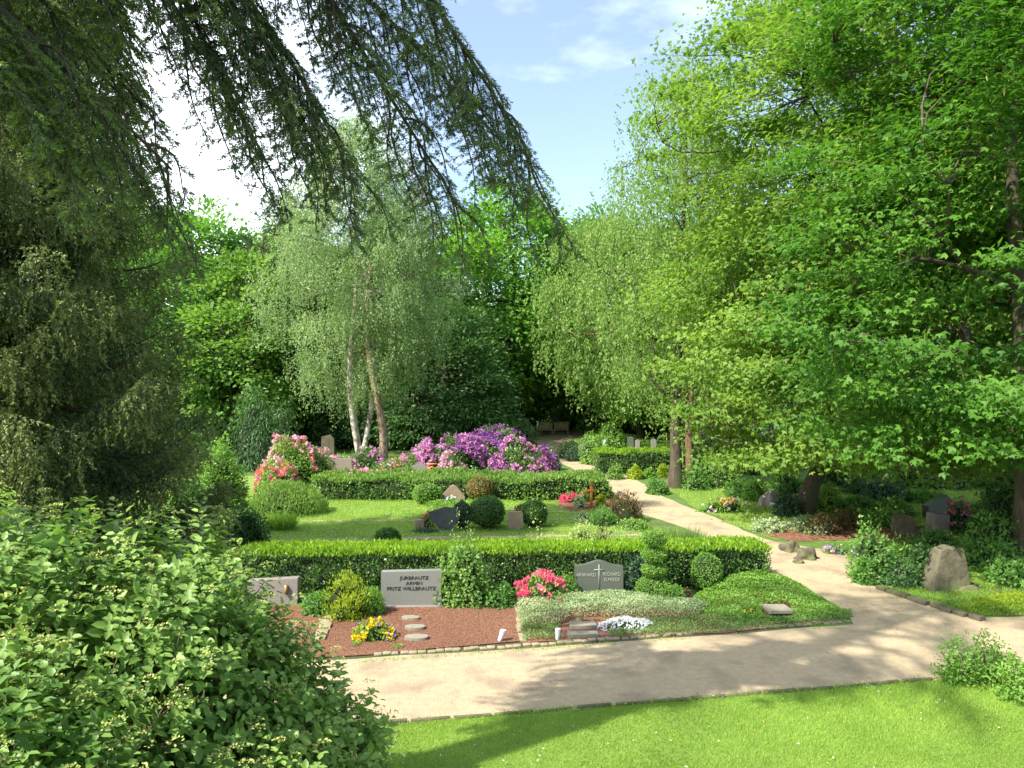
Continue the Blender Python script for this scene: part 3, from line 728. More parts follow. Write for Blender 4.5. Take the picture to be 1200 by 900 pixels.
# blue-grey pines behind the birches
def pine(loc, H, Rr, label, seed):
    root = empty('pine_tree', loc, 0, label, 'pine', 'pines behind the birches')
    tb = MB(); tb.tube(curve((0, 0, 0), (.3, 0, H*.95), 0, .1, 10, seed), np.linspace(.3, .05, 10), M['barkred'], 8); tb.obj('trunk', root, smooth=True)
    A, B = [], []; lb = MB()
    for z in np.arange(H*.25, H*.97, .62):
        for k in range(6):
            a = random.random()*6.28; l_ = Rr*(1-(z/H))**.55*random.uniform(.5, 1.1)+.3
            e = np.array([math.cos(a)*l_, math.sin(a)*l_, z+random.uniform(.1, .9)]); s = np.array([0, 0, z])
            lb.tube(curve(s, e, .2, .2, 6, k), np.linspace(.06, .015, 6), M['barkred'], 4)
            for q in range(int(l_*7)):
                t = random.uniform(.35, 1); p = s*(1-t)+e*t; v = np.array([random.gauss(0, .5), random.gauss(0, .5), random.uniform(0, .45)])
                A.append(p); B.append(p+v*.8)
    lb.obj('branches', root, smooth=True); nb_ = MB(); needles(nb_, A, B, 10, .26, .05, LF['pine'], .7); nb_.obj('foliage', root)
    return root
pine((-14.6, 48, 0), 16.2, 4.4, 'blue-grey pine showing left of the birch crown', 3)
pine((-6.2, 50, 0), 18.4, 4.0, 'blue-grey pine top showing right of the birch crown', 5)

# ------------------------------------------------------------------ shrubs and flowers
def dome_points(n, r, seed, shell=.75, lump=.18, freq=2.0, zfrac=1.0, flatb=0.0):
    """points on and just under a lumpy dome standing on z=0, r=(rx,ry,h)"""
    d = unit(int(n)); d[:, 2] = np.abs(d[:, 2])*1.0 if zfrac >= 1 else d[:, 2]
    k = (1 + lump*nf(d, freq, seed))*(1-(1-shell)*rng.random(len(d))**2)
    P = d*k[:, None]*np.asarray(r, float)
    return P, d

def shrub(name, label, cat, loc, r, mat='mid', n=2500, leaf=.06, asp=.55, seed=0, flowers=None, group=None, shell=.62, lump=.2, freq=2.2,
          core=True, stems=True, tilt=.5, ball=False, shape='kite', rz=0, extra=None, spiky=0.0):
    """r=(rx,ry,height). flowers = list of (mat, trusses, truss radius, petals, petal size, minimum dome z)"""
    root = empty(name, loc, rz, label, cat, group); rx, ry, h = r
    fb = MB()
    if ball:
        d = unit(n); d = d[d[:, 2] > -.75]; k = (1+lump*nf(d, freq, seed))*(1-.09*rng.random(len(d)))
        P = d*k[:, None]*np.array([rx, ry, h/2]) + np.array([0, 0, h/2])
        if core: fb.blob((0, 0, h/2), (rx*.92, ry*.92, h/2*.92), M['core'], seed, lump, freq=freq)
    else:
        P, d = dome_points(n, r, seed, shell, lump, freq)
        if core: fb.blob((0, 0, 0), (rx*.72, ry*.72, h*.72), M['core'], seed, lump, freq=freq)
    nn = len(P); N = d*1.0 + rng.normal(size=(nn, 3))*tilt + np.array([0, 0, .3])
    D = d*.5 + rng.normal(size=(nn, 3))*.6 + np.array([0, 0, spiky])
    P[:, 2] = np.maximum(P[:, 2], .01)
    lv = leaf*(.6+.7*rng.random(nn))
    fb.leaves(P, D, N, lv, lv*asp, LF[mat] if isinstance(mat, str) else mat, np.clip(.6*rng.random(nn)+.2+.25*nf(P, 3/max(rx, .2), seed+1), 0, 1), shape)
    fb.obj('foliage', root)
    if stems:
        sb = MB()
        for i in range(6):
            a = random.random()*6.28; e = (math.cos(a)*rx*.6, math.sin(a)*ry*.6, h*random.uniform(.5, .8))
            sb.tube(curve((math.cos(a)*.05, math.sin(a)*.05, 0), e, 0, .4, 6, i), np.linspace(.02+.01*h, .006, 6), M['twig'], 5)
        sb.obj('stems', root, smooth=True)
    if flowers:
        for fm, nt_, tr_, np_, ps, zmin in flowers:
            bb = MB(); q = unit(nt_*4); q[:, 2] = np.abs(q[:, 2]); q = q[q[:, 2] > zmin]
            if ball: q = unit(nt_*4); q = q[q[:, 2] > zmin]
            g_ = nf(q, 2.6, seed+77+len(bb.V)) ; q = (q if fm == 'whitef' else q[np.argsort(-g_ - .9*rng.random(len(q)))])[:nt_]
            kk = 1 + lump*nf(q, freq, seed)
            c = q*kk[:, None]*(np.array([rx, ry, h/2]) if ball else np.asarray(r)) + (np.array([0, 0, h/2]) if ball else 0) + q*tr_*.3
            m_ = len(c); i = np.repeat(np.arange(m_), np_); u = unit(m_*np_)
            pp = c[i] + u*tr_*np.array([1, 1, .85])*.75
            bb.leaves(pp - u*ps*.3, rng.normal(size=u.shape)+u*.4, u, ps*(.7+.5*rng.random(len(u))), ps*.85, LF[fm], np.clip(rng.random(m_)[i]*.7+rng.random(len(i))*.3, 0, 1))
            bb.obj('blossoms', root)
    return root

def SH_(name, label, cat, x, yb, wpx, hpx, depth=None, **k):
    """a shrub whose base centre, width and height are read off the photo"""
    p = G(x, yb); sc = p.y/900.0; rx = wpx*sc/2; h = hpx*sc
    ry = (depth or rx)
    return shrub(name, label, cat, (p.x, p.y+ry*.6, 0), (rx, ry, h), **k)

# big viburnum in the left foreground
def viburnum():
    root = empty('viburnum_bush', (-4.6, 6.0, 0), 0, 'huge leafy viburnum bush with greenish flower heads filling the lower left corner', 'bush')
    lobes = [((.25, 0, 1.0), (1.9, 1.5, 2.12)), ((1.55, .2, 1.0), (1.45, 1.25, 2.05)), ((2.15, .5, .65), (1.15, 1.0, 1.7)), ((2.8, .9, .28), (.88, .75, 1.15)),
             ((-1.8, .3, 1.0), (2.0, 1.5, 2.2)), ((1.0, -1.3, .5), (1.8, 1.1, 1.9)), ((2.5, -.5, .2), (1.1, 1.0, 1.25)), ((-.6, 1.3, .8), (1.6, 1.0, 2.0))]
    fb, bb, sb = MB(), MB(), MB()
    for li, (c, r) in enumerate(lobes):
        c = np.array(c); r = np.array(r, float); area = r[0]*r[2]+r[0]*r[1]+r[1]*r[2]
        nsh = int(area*165)
        d = unit(nsh*2); d = d[d[:, 2] > -.25][:nsh]
        k = 1+.13*nf(d, 3.0, li+200)
        tip = c + d*k[:, None]*r*(1.02-.30*rng.random(len(d))**1.6)[:, None]
        # keep shoots outside the other lobes
        ok = np.ones(len(tip), bool)
        for lj, (c2, r2) in enumerate(lobes):
            if lj != li: ok &= (((tip-np.array(c2))/(np.array(r2)*.82))**2).sum(1) > 1
        ok &= tip[:, 2] > .05
        tip = tip[ok]; d = d[ok]; m = len(tip)
        ax = d*.8 + rng.normal(size=(m, 3))*.35 + np.array([0, 0, .35]); ax /= np.linalg.norm(ax, axis=1, keepdims=True)
        # opposite leaf pairs along each shoot
        for pr in range(5):
            t = -.05-pr*.065
            for s_ in (0, 1):
                a = rng.random(m)*.5 + pr*1.57 + s_*3.1416
                u = np.cross(ax, [0.3, .2, 1.]); u /= np.linalg.norm(u, axis=1, keepdims=True); v = np.cross(ax, u)
                out = u*np.cos(a)[:, None] + v*np.sin(a)[:, None]
                D = out*1.0 + ax*.45 + np.array([0, 0, -.12]); N = ax*1.0 + np.array([0, 0, .6]) + rng.normal(size=(m, 3))*.22
                lv = (.060+.013*pr)*(.75+.5*rng.random(m))
                fb.leaves(tip+ax*t+out*.01, D, N, lv, lv*.62, LF['viburnum'], np.clip(.55*rng.random(m)+.1*(4-pr)+.1, 0, 1), 'leaf', .16)
        fl = rng.random(m) < .30
        tf = tip[fl]; k2 = len(tf); tf = tf+ax[fl]*.03; i = np.repeat(np.arange(k2), 26); u = unit(k2*26); u[:, 2] = np.abs(u[:, 2])
        bb.leaves(tf[i]+u*np.array([.045, .045, .016]), u+rng.normal(size=u.shape)*.5, np.tile([0, 0, 1.], (len(u), 1))+u*.4, .019, .018, LF['vibbud'])
        for p, a_ in zip(tip[::8], ax[::8]):
            sb.tube(curve(c*np.array([.8, .8, .3])+np.array([0, 0, 0]), p, 0, .4, 6, int(p[0]*50) % 97, up=.2), np.linspace(.016, .003, 6), M['twig'], 4)
        # inner older leaves
        n2 = int(area*520); q = unit(n2); P = c+q*r*(.55+.30*rng.random(n2))[:, None]; P = P[P[:, 2] > .03]
        fb.leaves(P, rng.normal(size=P.shape), rng.normal(size=P.shape)+[0, 0, .8], .09, .055, LF['viburnum'], None, 'leaf')
    fb.obj('foliage', root); bb.obj('flower_heads', root); sb.obj('stems', root, smooth=True)
viburnum()

# hedges
def hedge(label, x0, x1, y0, y1, h, mats, dens=900, leaf=.05, rag=.045, group='clipped hedges', skew=0.0, name='hedge', toph=.09, round_=.12, seed=0):
    root = empty(name, ((x0+x1)/2, (y0+y1)/2, 0), 0, label, 'hedge', group)
    hx, hy = (x1-x0)/2, (y1-y0)/2
    sk = lambda P: P + np.stack([P[:, 0]*0, P[:, 0]*skew, P[:, 0]*0], 1)
    cb = MB()
    # closed inner body
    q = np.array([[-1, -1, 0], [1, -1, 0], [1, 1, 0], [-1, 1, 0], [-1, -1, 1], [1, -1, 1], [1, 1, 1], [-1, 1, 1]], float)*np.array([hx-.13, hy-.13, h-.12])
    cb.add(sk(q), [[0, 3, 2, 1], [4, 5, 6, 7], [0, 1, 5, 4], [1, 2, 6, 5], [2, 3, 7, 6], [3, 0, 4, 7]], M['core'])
    faces = [((0, -1), 2*hx*h), ((0, 1), 2*hx*h), ((-1, 0), 2*hy*h), ((1, 0), 2*hy*h)]
    for (nx, ny), ar in faces:
        n = int(ar*dens*(1 if ny < 1 else .4)); u = rng.random(n)*2-1; z = rng.random(n)*h
        inset = np.clip(z-(h-round_), 0, 1)**2*4
        P = np.stack([(u*hx if ny else nx*(hx-inset)), (u*hy if nx else ny*(hy-inset)), z], 1)
        nn = np.array([nx, ny, 0.])
        b = rag*2.2*nf(P, 2.4, seed+7) + rng.normal(size=n)*rag
        P += nn*(b[:, None]-.04) - nn*(.10*rng.random((n, 1)))
        D = nn*.3 + rng.normal(size=(n, 3))*.45 + np.array([0, 0, .45]); N = nn*1. + rng.normal(size=(n, 3))*.5 + np.array([0, 0, .35])
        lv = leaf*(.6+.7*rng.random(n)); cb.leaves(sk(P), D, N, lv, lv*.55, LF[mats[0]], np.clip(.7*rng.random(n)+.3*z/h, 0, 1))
    n = int(4*hx*hy*dens*1.25); P = np.stack([(rng.random(n)*2-1)*hx, (rng.random(n)*2-1)*hy, np.full(n, h)], 1)
    edge = np.minimum(hx-np.abs(P[:, 0]), hy-np.abs(P[:, 1]))
    P[:, 2] += rag*2.0*nf(P, 2.0, seed+3) - np.clip(round_-edge, 0, 1)*.5 - .05 + .05*rng.random(n)
    D = rng.normal(size=(n, 3))*.35 + np.array([0, 0, 1.]); N = unit(n)+np.array([0, 0, .45])
    lv = toph*(.5+.7*rng.random(n)); tm = rng.random(n) < .88
    cb.leaves(sk(P[tm]), D[tm], N[tm], lv[tm], lv[tm]*.42, LF[mats[1]]); cb.leaves(sk(P[~tm]), D[~tm], N[~tm], lv[~tm], lv[~tm]*.42, LF[mats[0]])
    m = int(hx*hy*dens*.05); P = np.stack([(rng.random(m)*2-1)*hx, (rng.random(m)*2-1)*hy, np.full(m, h)], 1)      # stray shoots
    for q in range(4): cb.leaves(sk(P+np.array([0, 0, q*.028-.02])), rng.normal(size=(m, 3))*.6+np.array([0, 0, .9]), unit(m), toph*.7, toph*.28, LF[mats[1]])
    cb.obj('foliage', root)
    for i in range(int(hx*4)):
        sb = MB()
        x = random.uniform(-hx+.15, hx-.15); y = random.uniform(-hy+.15, hy-.15)
        sb.tube(sk(np.array([(x, y, 0), (x+random.gauss(0, .05), y, h*.5), (x+random.gauss(0, .12), y, h*.85)])), [.02, .014, .006], M['twig'], 5); sb.obj('stem', root)
    return root

hedge('long hedge with yellow green top behind the front headstones', -5.3, 5.1, 14.75, 15.85, .78, ('hedge', 'hedgetop'), 1500, .052, .03, skew=.055, seed=1)
hedge('long soft hedge across the middle with the wooden cross at its right end', -6.9, 3.25, 26.3, 28.0, .74, ('hedge2', 'hedge2top'), 520, .085, .085, toph=.15, seed=2)
hedge('short bright topped hedge beyond the bend of the path', 3.75, 7.2, 33.9, 35.4, .98, ('hedge', 'hedgetop'), 420, .09, .05, toph=.14, seed=3)
hedge('low hedge in front of the far right headstones', 22.8, 27.0, 37.0, 38.2, .9, ('dark', 'hedge2'), 160, .12, .05, toph=.14, seed=4)
hedge('yellow topped hedge glimpsed through the leaves between the right tree trunks', 15.0, 20.0, 40.0, 41.2, 1.2, ('hedge2', 'hedgetop'), 160, .12, .05, toph=.16, seed=5)

# edging of the front graves
def row_stones(name, label, a, b, w, d, h, mat, group=None, cat='edging', jit=.01):
    a = Vector(a); b = Vector(b); L_ = (b-a).length; n = int(L_/w); ang = math.atan2(b.y-a.y, b.x-a.x); mb = MB()
    for i in range(n):
        p = a.lerp(b, (i+.5)/n)
        mb.box((p.x+random.gauss(0, jit), p.y+random.gauss(0, jit), h/2-.01+random.gauss(0, .006)), (w*random.uniform(.86, .97), d*random.uniform(.9, 1.05), h), mat, ang+random.gauss(0, .03))
    o = mb.obj(name, label=label, cat=cat, group=group); bevel(o, .008); return o
def bevel(o, w, seg=2):
    m = o.modifiers.new('bevel', 'BEVEL'); m.width = w; m.segments = seg; m.limit_method = 'ANGLE'; m.angle_limit = R(40); return o

row_stones('stone_edging', 'row of small kerb stones along the front of the mulch grave', (-2.05, 11.33), (.15, 11.72), .13, .10, .034, M['cobble'])
row_stones('stone_edging', 'row of small kerb stones along the front of the green planted graves', (.17, 11.73), (5.7, 12.95), .13, .10, .034, M['cobble'])
row_stones('stone_edging', 'short row of kerb stones between the mulch grave and the silver ground cover', (.17, 11.9), (.12, 13.7), .2, .13, .04, M['cobble'])
row_stones('lawn_edging', 'thin dark kerb between the sandy path and the front lawn', (-2.2, 8.88), (5.7, 10.36), .5, .05, .05, M['boulder'], jit=.004)
row_stones('stone_edging', 'row of kerb stones left of the mulch grave', (-3.0, 11.9), (-3.15, 13.3), .24, .2, .05, M['cobble'])

def textmesh(s, size, mat, ext=.004):
    cu = bpy.data.curves.new('lettering', 'FONT'); cu.body = s; cu.size = size; cu.extrude = ext; cu.align_x = 'CENTER'; cu.align_y = 'CENTER'; cu.resolution_u = 3
    o = bpy.data.objects.new('lettering', cu); C.objects.link(o); bpy.context.view_layer.update()
    me = bpy.data.meshes.new_from_object(o.evaluated_get(bpy.context.evaluated_depsgraph_get())); bpy.data.objects.remove(o); me.materials.append(mat); return me
def lettering(parent, s, x, y, z, size, mat, sx=1.0, ry=0.0):
    o = bpy.data.objects.new('lettering', textmesh(s, size, mat)); C.objects.link(o); o.parent = parent
    o.location = (x, y, z); o.rotation_euler = (R(90), 0, 0); o.scale = (sx, 1, 1); return o

def stone(name, label, x, yb, prof, depth, mat, rz=0.0, plinth=None, tilt=0.0, cat='headstone', group=None, bev=.012, loc=None):
    """prof: [(x,z)] in metres; placed with its foot at the photo pixel"""
    p = loc or G(x, yb); root = empty(name, p, rz, label, cat, group)
    mb = MB(); mb.prism(prof, 0, depth, mat); o = mb.obj('slab', root); bevel(o, bev); o.rotation_euler = (tilt, 0, 0)
    if plinth:
        w, d, h, m2 = plinth; pb = MB(); pb.box((0, depth/2, h/2-.02), (w, d, h), m2); bevel(pb.obj('plinth', root), .01); o.location.z = h-.022
    return root

# front row headstones
h1 = stone('headstone', 'light grey rectangular headstone with dark lettering in front of the long hedge', 482, 712, [(-.54, 0), (.54, 0), (.54, .62), (-.54, .60)], .16, M['greystone'], .03, plinth=(1.14, .26, .06, M['pinkstone']))
for s, x, z, sz in (('JURBRAUTZ', .05, .50, .085), ('ARMIN', .05, .405, .085), ('FRITZ WILLBRAUTZ', 0, .31, .088)):
    lettering(h1, s, x, -.004, z+.03, sz, M['letter'], 1.12)
arc = [(.46-.92*i/14, .50+.10*math.exp(-((.46-.92*i/14)/.22)**2)) for i in range(15)]
h2 = stone('headstone', 'dark granite headstone with curved top and thin cross beside the spiral topiary', 702, 696, [(-.46, 0), (.46, 0)] + arc, .13, M['darkgranite'], -.02, plinth=(1.0, .24, .05, M['slab']), bev=.006)
lettering(h2, 'ARNHARD', -.245, -.004, .36, .095, M['plaster'], .82); lettering(h2, 'RICHARD', .245, -.004, .375, .095, M['plaster'], .82); lettering(h2, 'ELFRIEDE', .245, -.004, .27, .095, M['plaster'], .78)
cb = MB(); cb.box((0, -.004, .33), (.018, .014, .46), M['plaster']); cb.box((0, -.005, .46), (.19, .012, .016), M['plaster']); cb.obj('engraved_cross', h2)
h3 = stone('headstone', 'low pinkish grey headstone half hidden behind the viburnum at left', 318, 708, [(-.42, 0), (.46, 0), (.47, .46), (-.43, .42)], .2, M['pinkstone'], .05)
cb = MB(); cb.box((.27, -.03, .27), (.05, .05, .16), M['bronze']); cb.obj('bronze_fitting', h3)

# stepping stones
for i, (x, y, w, d, lab) in enumerate([(481, 727, .33, .17, 'farthest small stepping stone on the mulch grave'), (486, 738, .35, .19, 'middle stepping stone on the mulch grave'), (488, 750, .40, .21, 'nearest and widest stepping stone on the mulch grave'),
                        (683, 735, .45, .26, 'upper brown step slab beside the bronze lantern'), (683, 746, .50, .20, 'lower brown step slab at the kerb below the bronze lantern'), (911, 722, .42, .42, 'square grey slab lying in the bright ground cover')]):
    p = G(x, y); mb = MB(); k = 9
    prof = [(math.cos(a)*w/2*(abs(math.cos(a))**-.25 if abs(math.cos(a)) > .3 else 1.1)*random.uniform(.92, 1.04), math.sin(a)*d/2*random.uniform(.95, 1.25)) for a in np.linspace(0, 2*math.pi, k, endpoint=False)]
    if i >= 3: prof = [(-w/2, -d/2), (w/2, -d/2+.02), (w/2-.02, d/2), (-w/2+.01, d/2)]
    n = len(prof); b = [(x_, y_, 0) for x_, y_ in prof]; t = [(x_, y_, .05) for x_, y_ in prof]
    mb.add(b+t, [[j, (j+1) % n, n+(j+1) % n, n+j] for j in range(n)], M['slab']); mb.add(t, [list(range(n))], M['slab']); mb.add(b, [list(range(n))[::-1]], M['slab'])
    bevel(mb.obj('stepping_stone', loc=(p.x, p.y, .012 if i != 5 else .10), label=lab, cat='stone slab', group='slabs set in the graves'), .01)

# white cone grave markers, bronze lantern
for x, y, lean, lab in ((585, 752, .35, 'white plastic grave cup leaning on the reddish mulch'), (653, 750, .05, 'white plastic grave cup upright in the low green cover')):
    p = G(x, y); root = empty('grave_cup', p, 0, lab, 'grave cup', 'white grave cups'); mb = MB()
    mb.tube([(0, 0, 0), (lean*.05, 0, .05), (lean*.17, 0, .17)], [.026, .034, .045], M['white'], 14); o = mb.obj('cup', root, smooth=True)
    mb = MB(); mb.tube([(lean*.168, 0, .168), (lean*.178, 0, .178)], [.048, .048], M['white'], 14); mb.add([(lean*.178+.047*math.cos(a), .047*math.sin(a), .178) for a in np.linspace(0, 6.283, 14, endpoint=False)], [list(range(14))], M['white']); mb.obj('rim', root)
p = G(679, 730); root = empty('grave_lantern', p, 0, 'small round bronze grave lantern in front of the silver ground cover', 'lantern'); mb = MB()
mb.tube([(0, 0, 0), (0, 0, .02), (0, 0, .021), (0, 0, .14)], [.08, .08, .065, .065], M['bronze'], 16); mb.obj('body', root, smooth=True)
mb = MB(); mb.tube([(0, 0, .14), (0, 0, .155), (0, 0, .175), (0, 0, .19)], [.085, .08, .03, .005], M['bronze'], 16); mb.obj('lid', root, smooth=True)

# plants on the front graves
SH_('conifer_shrub', 'feathery yellow green conifer shrub left of the light grey headstone', 'shrub', 404, 728, 46, 46, mat='yellowgreen', n=3400, leaf=.06, asp=.35, seed=1, spiky=.9, lump=.5, freq=4, shell=.45)
SH_('conifer_shrub', 'small fresh green conifer shrub touching the left edge of the light grey headstone', 'shrub', 434, 722, 32, 28, mat='boxlight', n=2400, leaf=.05, asp=.3, seed=2, spiky=.6, lump=.25)
SH_('low_shrub', 'low green shrub at the left end of the mulch grave', 'shrub', 372, 722, 40, 26, mat='mid', n=1600, leaf=.06, seed=4)
SH_('pansies', 'clump of yellow pansies with a few violet ones on the mulch', 'flowers', 436, 752, 50, 22, depth=.24, mat='cover', n=900, leaf=.045, seed=3, stems=False,
    flowers=[('yellow', 110, .03, 7, .05, .05), ('violet', 26, .03, 7, .045, .0)])
SH_('broadleaf_shrub', 'tall leafy shrub growing into the hedge right of the light grey headstone', 'shrub', 541, 712, 66, 66, depth=.42, mat='hedge2', n=4200, leaf=.07, asp=.6, seed=6, lump=.3, freq=3, shell=.5)
SH_('low_shrub', 'low dark leafy shrub between the tall shrub and the red azalea', 'shrub', 586, 712, 44, 24, depth=.35, mat='mid', n=1500, leaf=.07, asp=.6, seed=8, lump=.3)
SH_('azalea', 'bright pink-red azalea in flower left of the dark granite headstone', 'azalea', 636, 710, 58, 34, depth=.42, mat='cover', n=1300, leaf=.05, seed=9, flowers=[('rose', 170, .045, 8, .055, .1), ('salmon', 60, .04, 8, .05, .0)])
SH_('low_shrub', 'low bright green shrub between the red azalea and the dark granite headstone', 'shrub', 665, 700, 26, 24, mat='boxlight', n=900, leaf=.05, seed=10)
SH_('broadleaf_shrub', 'blue-green leafy shrub just right of the dark granite headstone', 'shrub', 747, 694, 34, 38, mat='blue', n=1700, leaf=.07, asp=.55, seed=11, lump=.3)
SH_('evergreen_ball', 'upright egg-shaped light green box bush in front of the hedge', 'box bush', 831, 696, 36, 46, mat='boxlight', n=3600, leaf=.035, asp=.5, seed=12, ball=True, lump=.05)
SH_('low_shrub', 'low round bright green bush at the foot of the spiral topiary', 'shrub', 791, 712, 38, 22, mat='boxlight', n=1700, leaf=.04, seed=13, lump=.25)
# tiered topiary
p = G(769, 706); root = empty('topiary', p+Vector((0, .2, 0)), 0, 'topiary of stacked rounded tiers against the hedge', 'topiary')
sb = MB(); sb.tube([(0, 0, 0), (.02, 0, .5), (0, 0, 1.1)], [.03, .025, .01], M['twig'], 6); sb.obj('stem', root)
for z, rx, hz in ((.22, .33, .20), (.56, .235, .115), (.84, .24, .12), (1.13, .23, .13)):
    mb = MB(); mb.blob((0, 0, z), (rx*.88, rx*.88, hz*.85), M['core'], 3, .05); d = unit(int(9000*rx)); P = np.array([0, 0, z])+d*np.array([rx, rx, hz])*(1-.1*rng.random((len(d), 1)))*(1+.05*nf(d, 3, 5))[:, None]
    lv = .035*(.6+.7*rng.random(len(d))); mb.leaves(P, d*.6+rng.normal(size=d.shape)*.6, d+rng.normal(size=d.shape)*.5, lv, lv*.5, LF['boxlight']); mb.obj('tier', root)

def cover(name, label, poly, h, dens, leaf, asp, mat, excl=(), edge=.25, shape='kite', hf=None, kind='stuff', z0=.016):
    """mounded carpet of leaves"""
    poly = np.array(poly); P = scatter_poly(poly, dens)
    for e in excl: P = P[~inside(P, np.array(e))]
    # distance to the outline
    dd = np.full(len(P), 9.)
    for i in range(len(poly)):
        a, b = poly[i], poly[(i+1) % len(poly)]; ab = b-a; t = np.clip(((P-a)@ab)/(ab@ab), 0, 1); dd = np.minimum(dd, np.linalg.norm(P-a-t[:, None]*ab, axis=1))
    k = np.clip(dd/edge, 0, 1); k = np.sqrt(1-(1-k)**2)
    hh = h if hf is None else hf(P)
    P3 = np.c_[P, np.zeros(len(P))]; z = hh*k*(1+.18*nf(P3, 3.0, 8)) * (1-.35*rng.random(len(P))**2) + z0
    P3[:, 2] = z; n = len(P)
    lv = leaf*(.6+.7*rng.random(n)); mb = MB()
    mb.leaves(P3, rng.normal(size=(n, 3))*[1, 1, .4]+[0, 0, .35], np.c_[rng.normal(size=(n, 2))*.5, np.ones(n)], lv, lv*asp, LF[mat], np.clip(.55*rng.random(n)+.25+.25*nf(P3, 2.5, 15), 0, 1), shape)
    return mb.obj(name, label=label, kind=kind)

silver = PG((600, 700), (640, 697), (672, 702), (730, 700), (775, 706), (832, 714), (815, 727), (740, 728), (700, 724), (672, 726), (650, 736), (612, 738))
cover('silver_ground_cover', 'pale silvery variegated ground cover around the dark granite headstone', silver, .17, 5200, .032, .6, 'silver', edge=.2)
lowp = PG((609, 732), (660, 734), (700, 728), (770, 727), (845, 722), (998, 716), (995, 729), (850, 742), (720, 749), (613, 752))
slabs = PG((655, 729), (712, 729), (712, 750), (655, 750))
cover('low_ground_cover', 'low mat of small green leaves between the silver cover and the kerb', lowp, .05, 3600, .03, .6, 'lowcover', excl=[slabs], edge=.1)
gc = PG((803, 708), (830, 692), (870, 680), (900, 677), (940, 690), (1000, 724), (930, 730), (870, 732), (825, 722))
cx, cy = G(880, 694)[:2]
cover('bright_ground_cover', 'mounded bright green ground cover at the right end of the planted graves', gc, .3, 4200, .04, .65, 'cover', excl=[PG((893, 714), (925, 714), (929, 728), (893, 728))], edge=.7, hf=lambda P: .10+.24*np.exp(-(((P[:, 0]-cx)/1.0)**2+((P[:, 1]-cy)/.8)**2)))
shrub('white_flowers', 'low cushion of white flowers beside the step slabs', 'flowers', G(735, 741)+Vector((0, .22, 0)), (.44, .26, .15), mat='lowcover', n=500, leaf=.012, seed=20, stems=False, flowers=[('whitef', 620, .014, 7, .02, .0)])
shrub('yellow_flowers', 'small tuft of orange-yellow flowers in the bright ground cover', 'flowers', G(878, 724), (.09, .09, .24), mat='cover', n=250, leaf=.04, seed=22, flowers=[('yellow', 12, .02, 6, .03, .3)])
shrub('low_shrub', 'reddish tipped small plant in front of the egg-shaped box bush', 'shrub', G(800, 708)+Vector((.08, 0, 0)), (.10, .1, .28), mat='bronze', n=300, leaf=.05, seed=24)
shrub('rose_shoot', 'loose pale leafy shoots rising above the hedge behind the tall shrub', 'shrub', (-.98, 15.2, 0), (.28, .25, 1.28), mat='cream', n=420, leaf=.05, seed=25, core=False, lump=.5, freq=5)
shrub('rose_shoot', 'thin pale leafy shoots rising above the hedge right of centre', 'shrub', (.52, 15.9, 0), (.3, .25, 1.15), mat='cream', n=360, leaf=.05, seed=26, core=False, lump=.5, freq=5)
for x, y in ((418, 757), (466, 760), (455, 742)):
    p = G(x, y); shrub('weed', {418: 'tiny green weed at the left front corner of the mulch grave', 466: 'tiny green weed in the mulch near the kerb below the stepping stones', 455: 'tiny green weed in the mulch between pansies and kerb'}[x], 'weed', p, (.06, .06, .07), mat='cover', n=40, leaf=.05, seed=x, core=False, stems=False, group='weeds in the mulch')

# ------------------------------------------------------------------ second row
K = dict(ball=True, lump=.05, asp=.5)
SH_('box_ball', 'small dark clipped box ball just behind the long front hedge at left', 'box ball', 453, 645, 31, 24, mat='box', n=2800, leaf=.045, seed=30, **K)
SH_('box_ball', 'largest clipped box ball between the dark tilted granite and the small brown stone', 'box ball', 570, 621, 43, 38, mat='box', n=5200, leaf=.045, seed=31, **K)
SH_('box_ball', 'clipped box ball right behind the small brown stone', 'box ball', 626, 619, 32, 32, mat='box', n=3800, leaf=.045, seed=32, **K)
SH_('golden_bush', 'small golden brown bush peeking out behind the box ball of the brown stone', 'bush', 613, 612, 22, 20, mat='golden', n=900, leaf=.05, seed=33, lump=.1, ball=True)
SH_('dwarf_cypress', 'narrow blue-green dwarf cypress right of the dark tilted granite', 'cypress', 541, 621, 22, 32, mat='blue', n=2200, leaf=.06, asp=.4, seed=34, spiky=.8, ball=True, lump=.08)
g_ = G(521, 622)
stone('headstone', 'polished dark granite slab with slanted outline standing on the lawn', 0, 0, [(-.10, 0), (.16, 0), (.42, .34), (.40, .60), (-.02, .64), (-.44, .50), (-.42, .36)], .14, M['polished'], -.12, loc=g_, bev=.008)
stone('headstone', 'small rounded brown stone between the two clipped box balls', 604, 621, [(-.13, 0), (.13, 0), (.21, .12), (.21, .45), (.17, .49), (-.17, .49), (-.21, .45), (-.20, .10)], .16, M['brownstone'], .05)
mb = MB(); p = G(491, 620); mb.box((0, .1, .12), (.26, .2, .26), M['brownstone'], .2); bevel(mb.obj('stone_block', loc=p, label='small square brown stone block left of the dark tilted granite', cat='stone'), .02)
shrub('flower_tuft', 'mixed red and yellow flower tuft beside the dark tilted granite', 'flowers', G(499, 618), (.22, .2, .38), mat='cover', n=500, leaf=.06, seed=36, flowers=[('salmon', 22, .04, 6, .06, .1), ('pink', 10, .04, 6, .06, .1)])
shrub('flower_tuft', 'low blue-grey plant at the foot of the dark tilted granite', 'flowers', G(499, 624), (.34, .15, .12), mat='blue', n=500, leaf=.05, seed=37, stems=False)
SH_('bronze_shrub', 'bronze brown feathery shrub beside the path at the lawn end', 'shrub', 733, 613, 48, 32, mat='bronze', n=2600, leaf=.08, asp=.3, seed=38, spiky=1.0, lump=.25, freq=3)
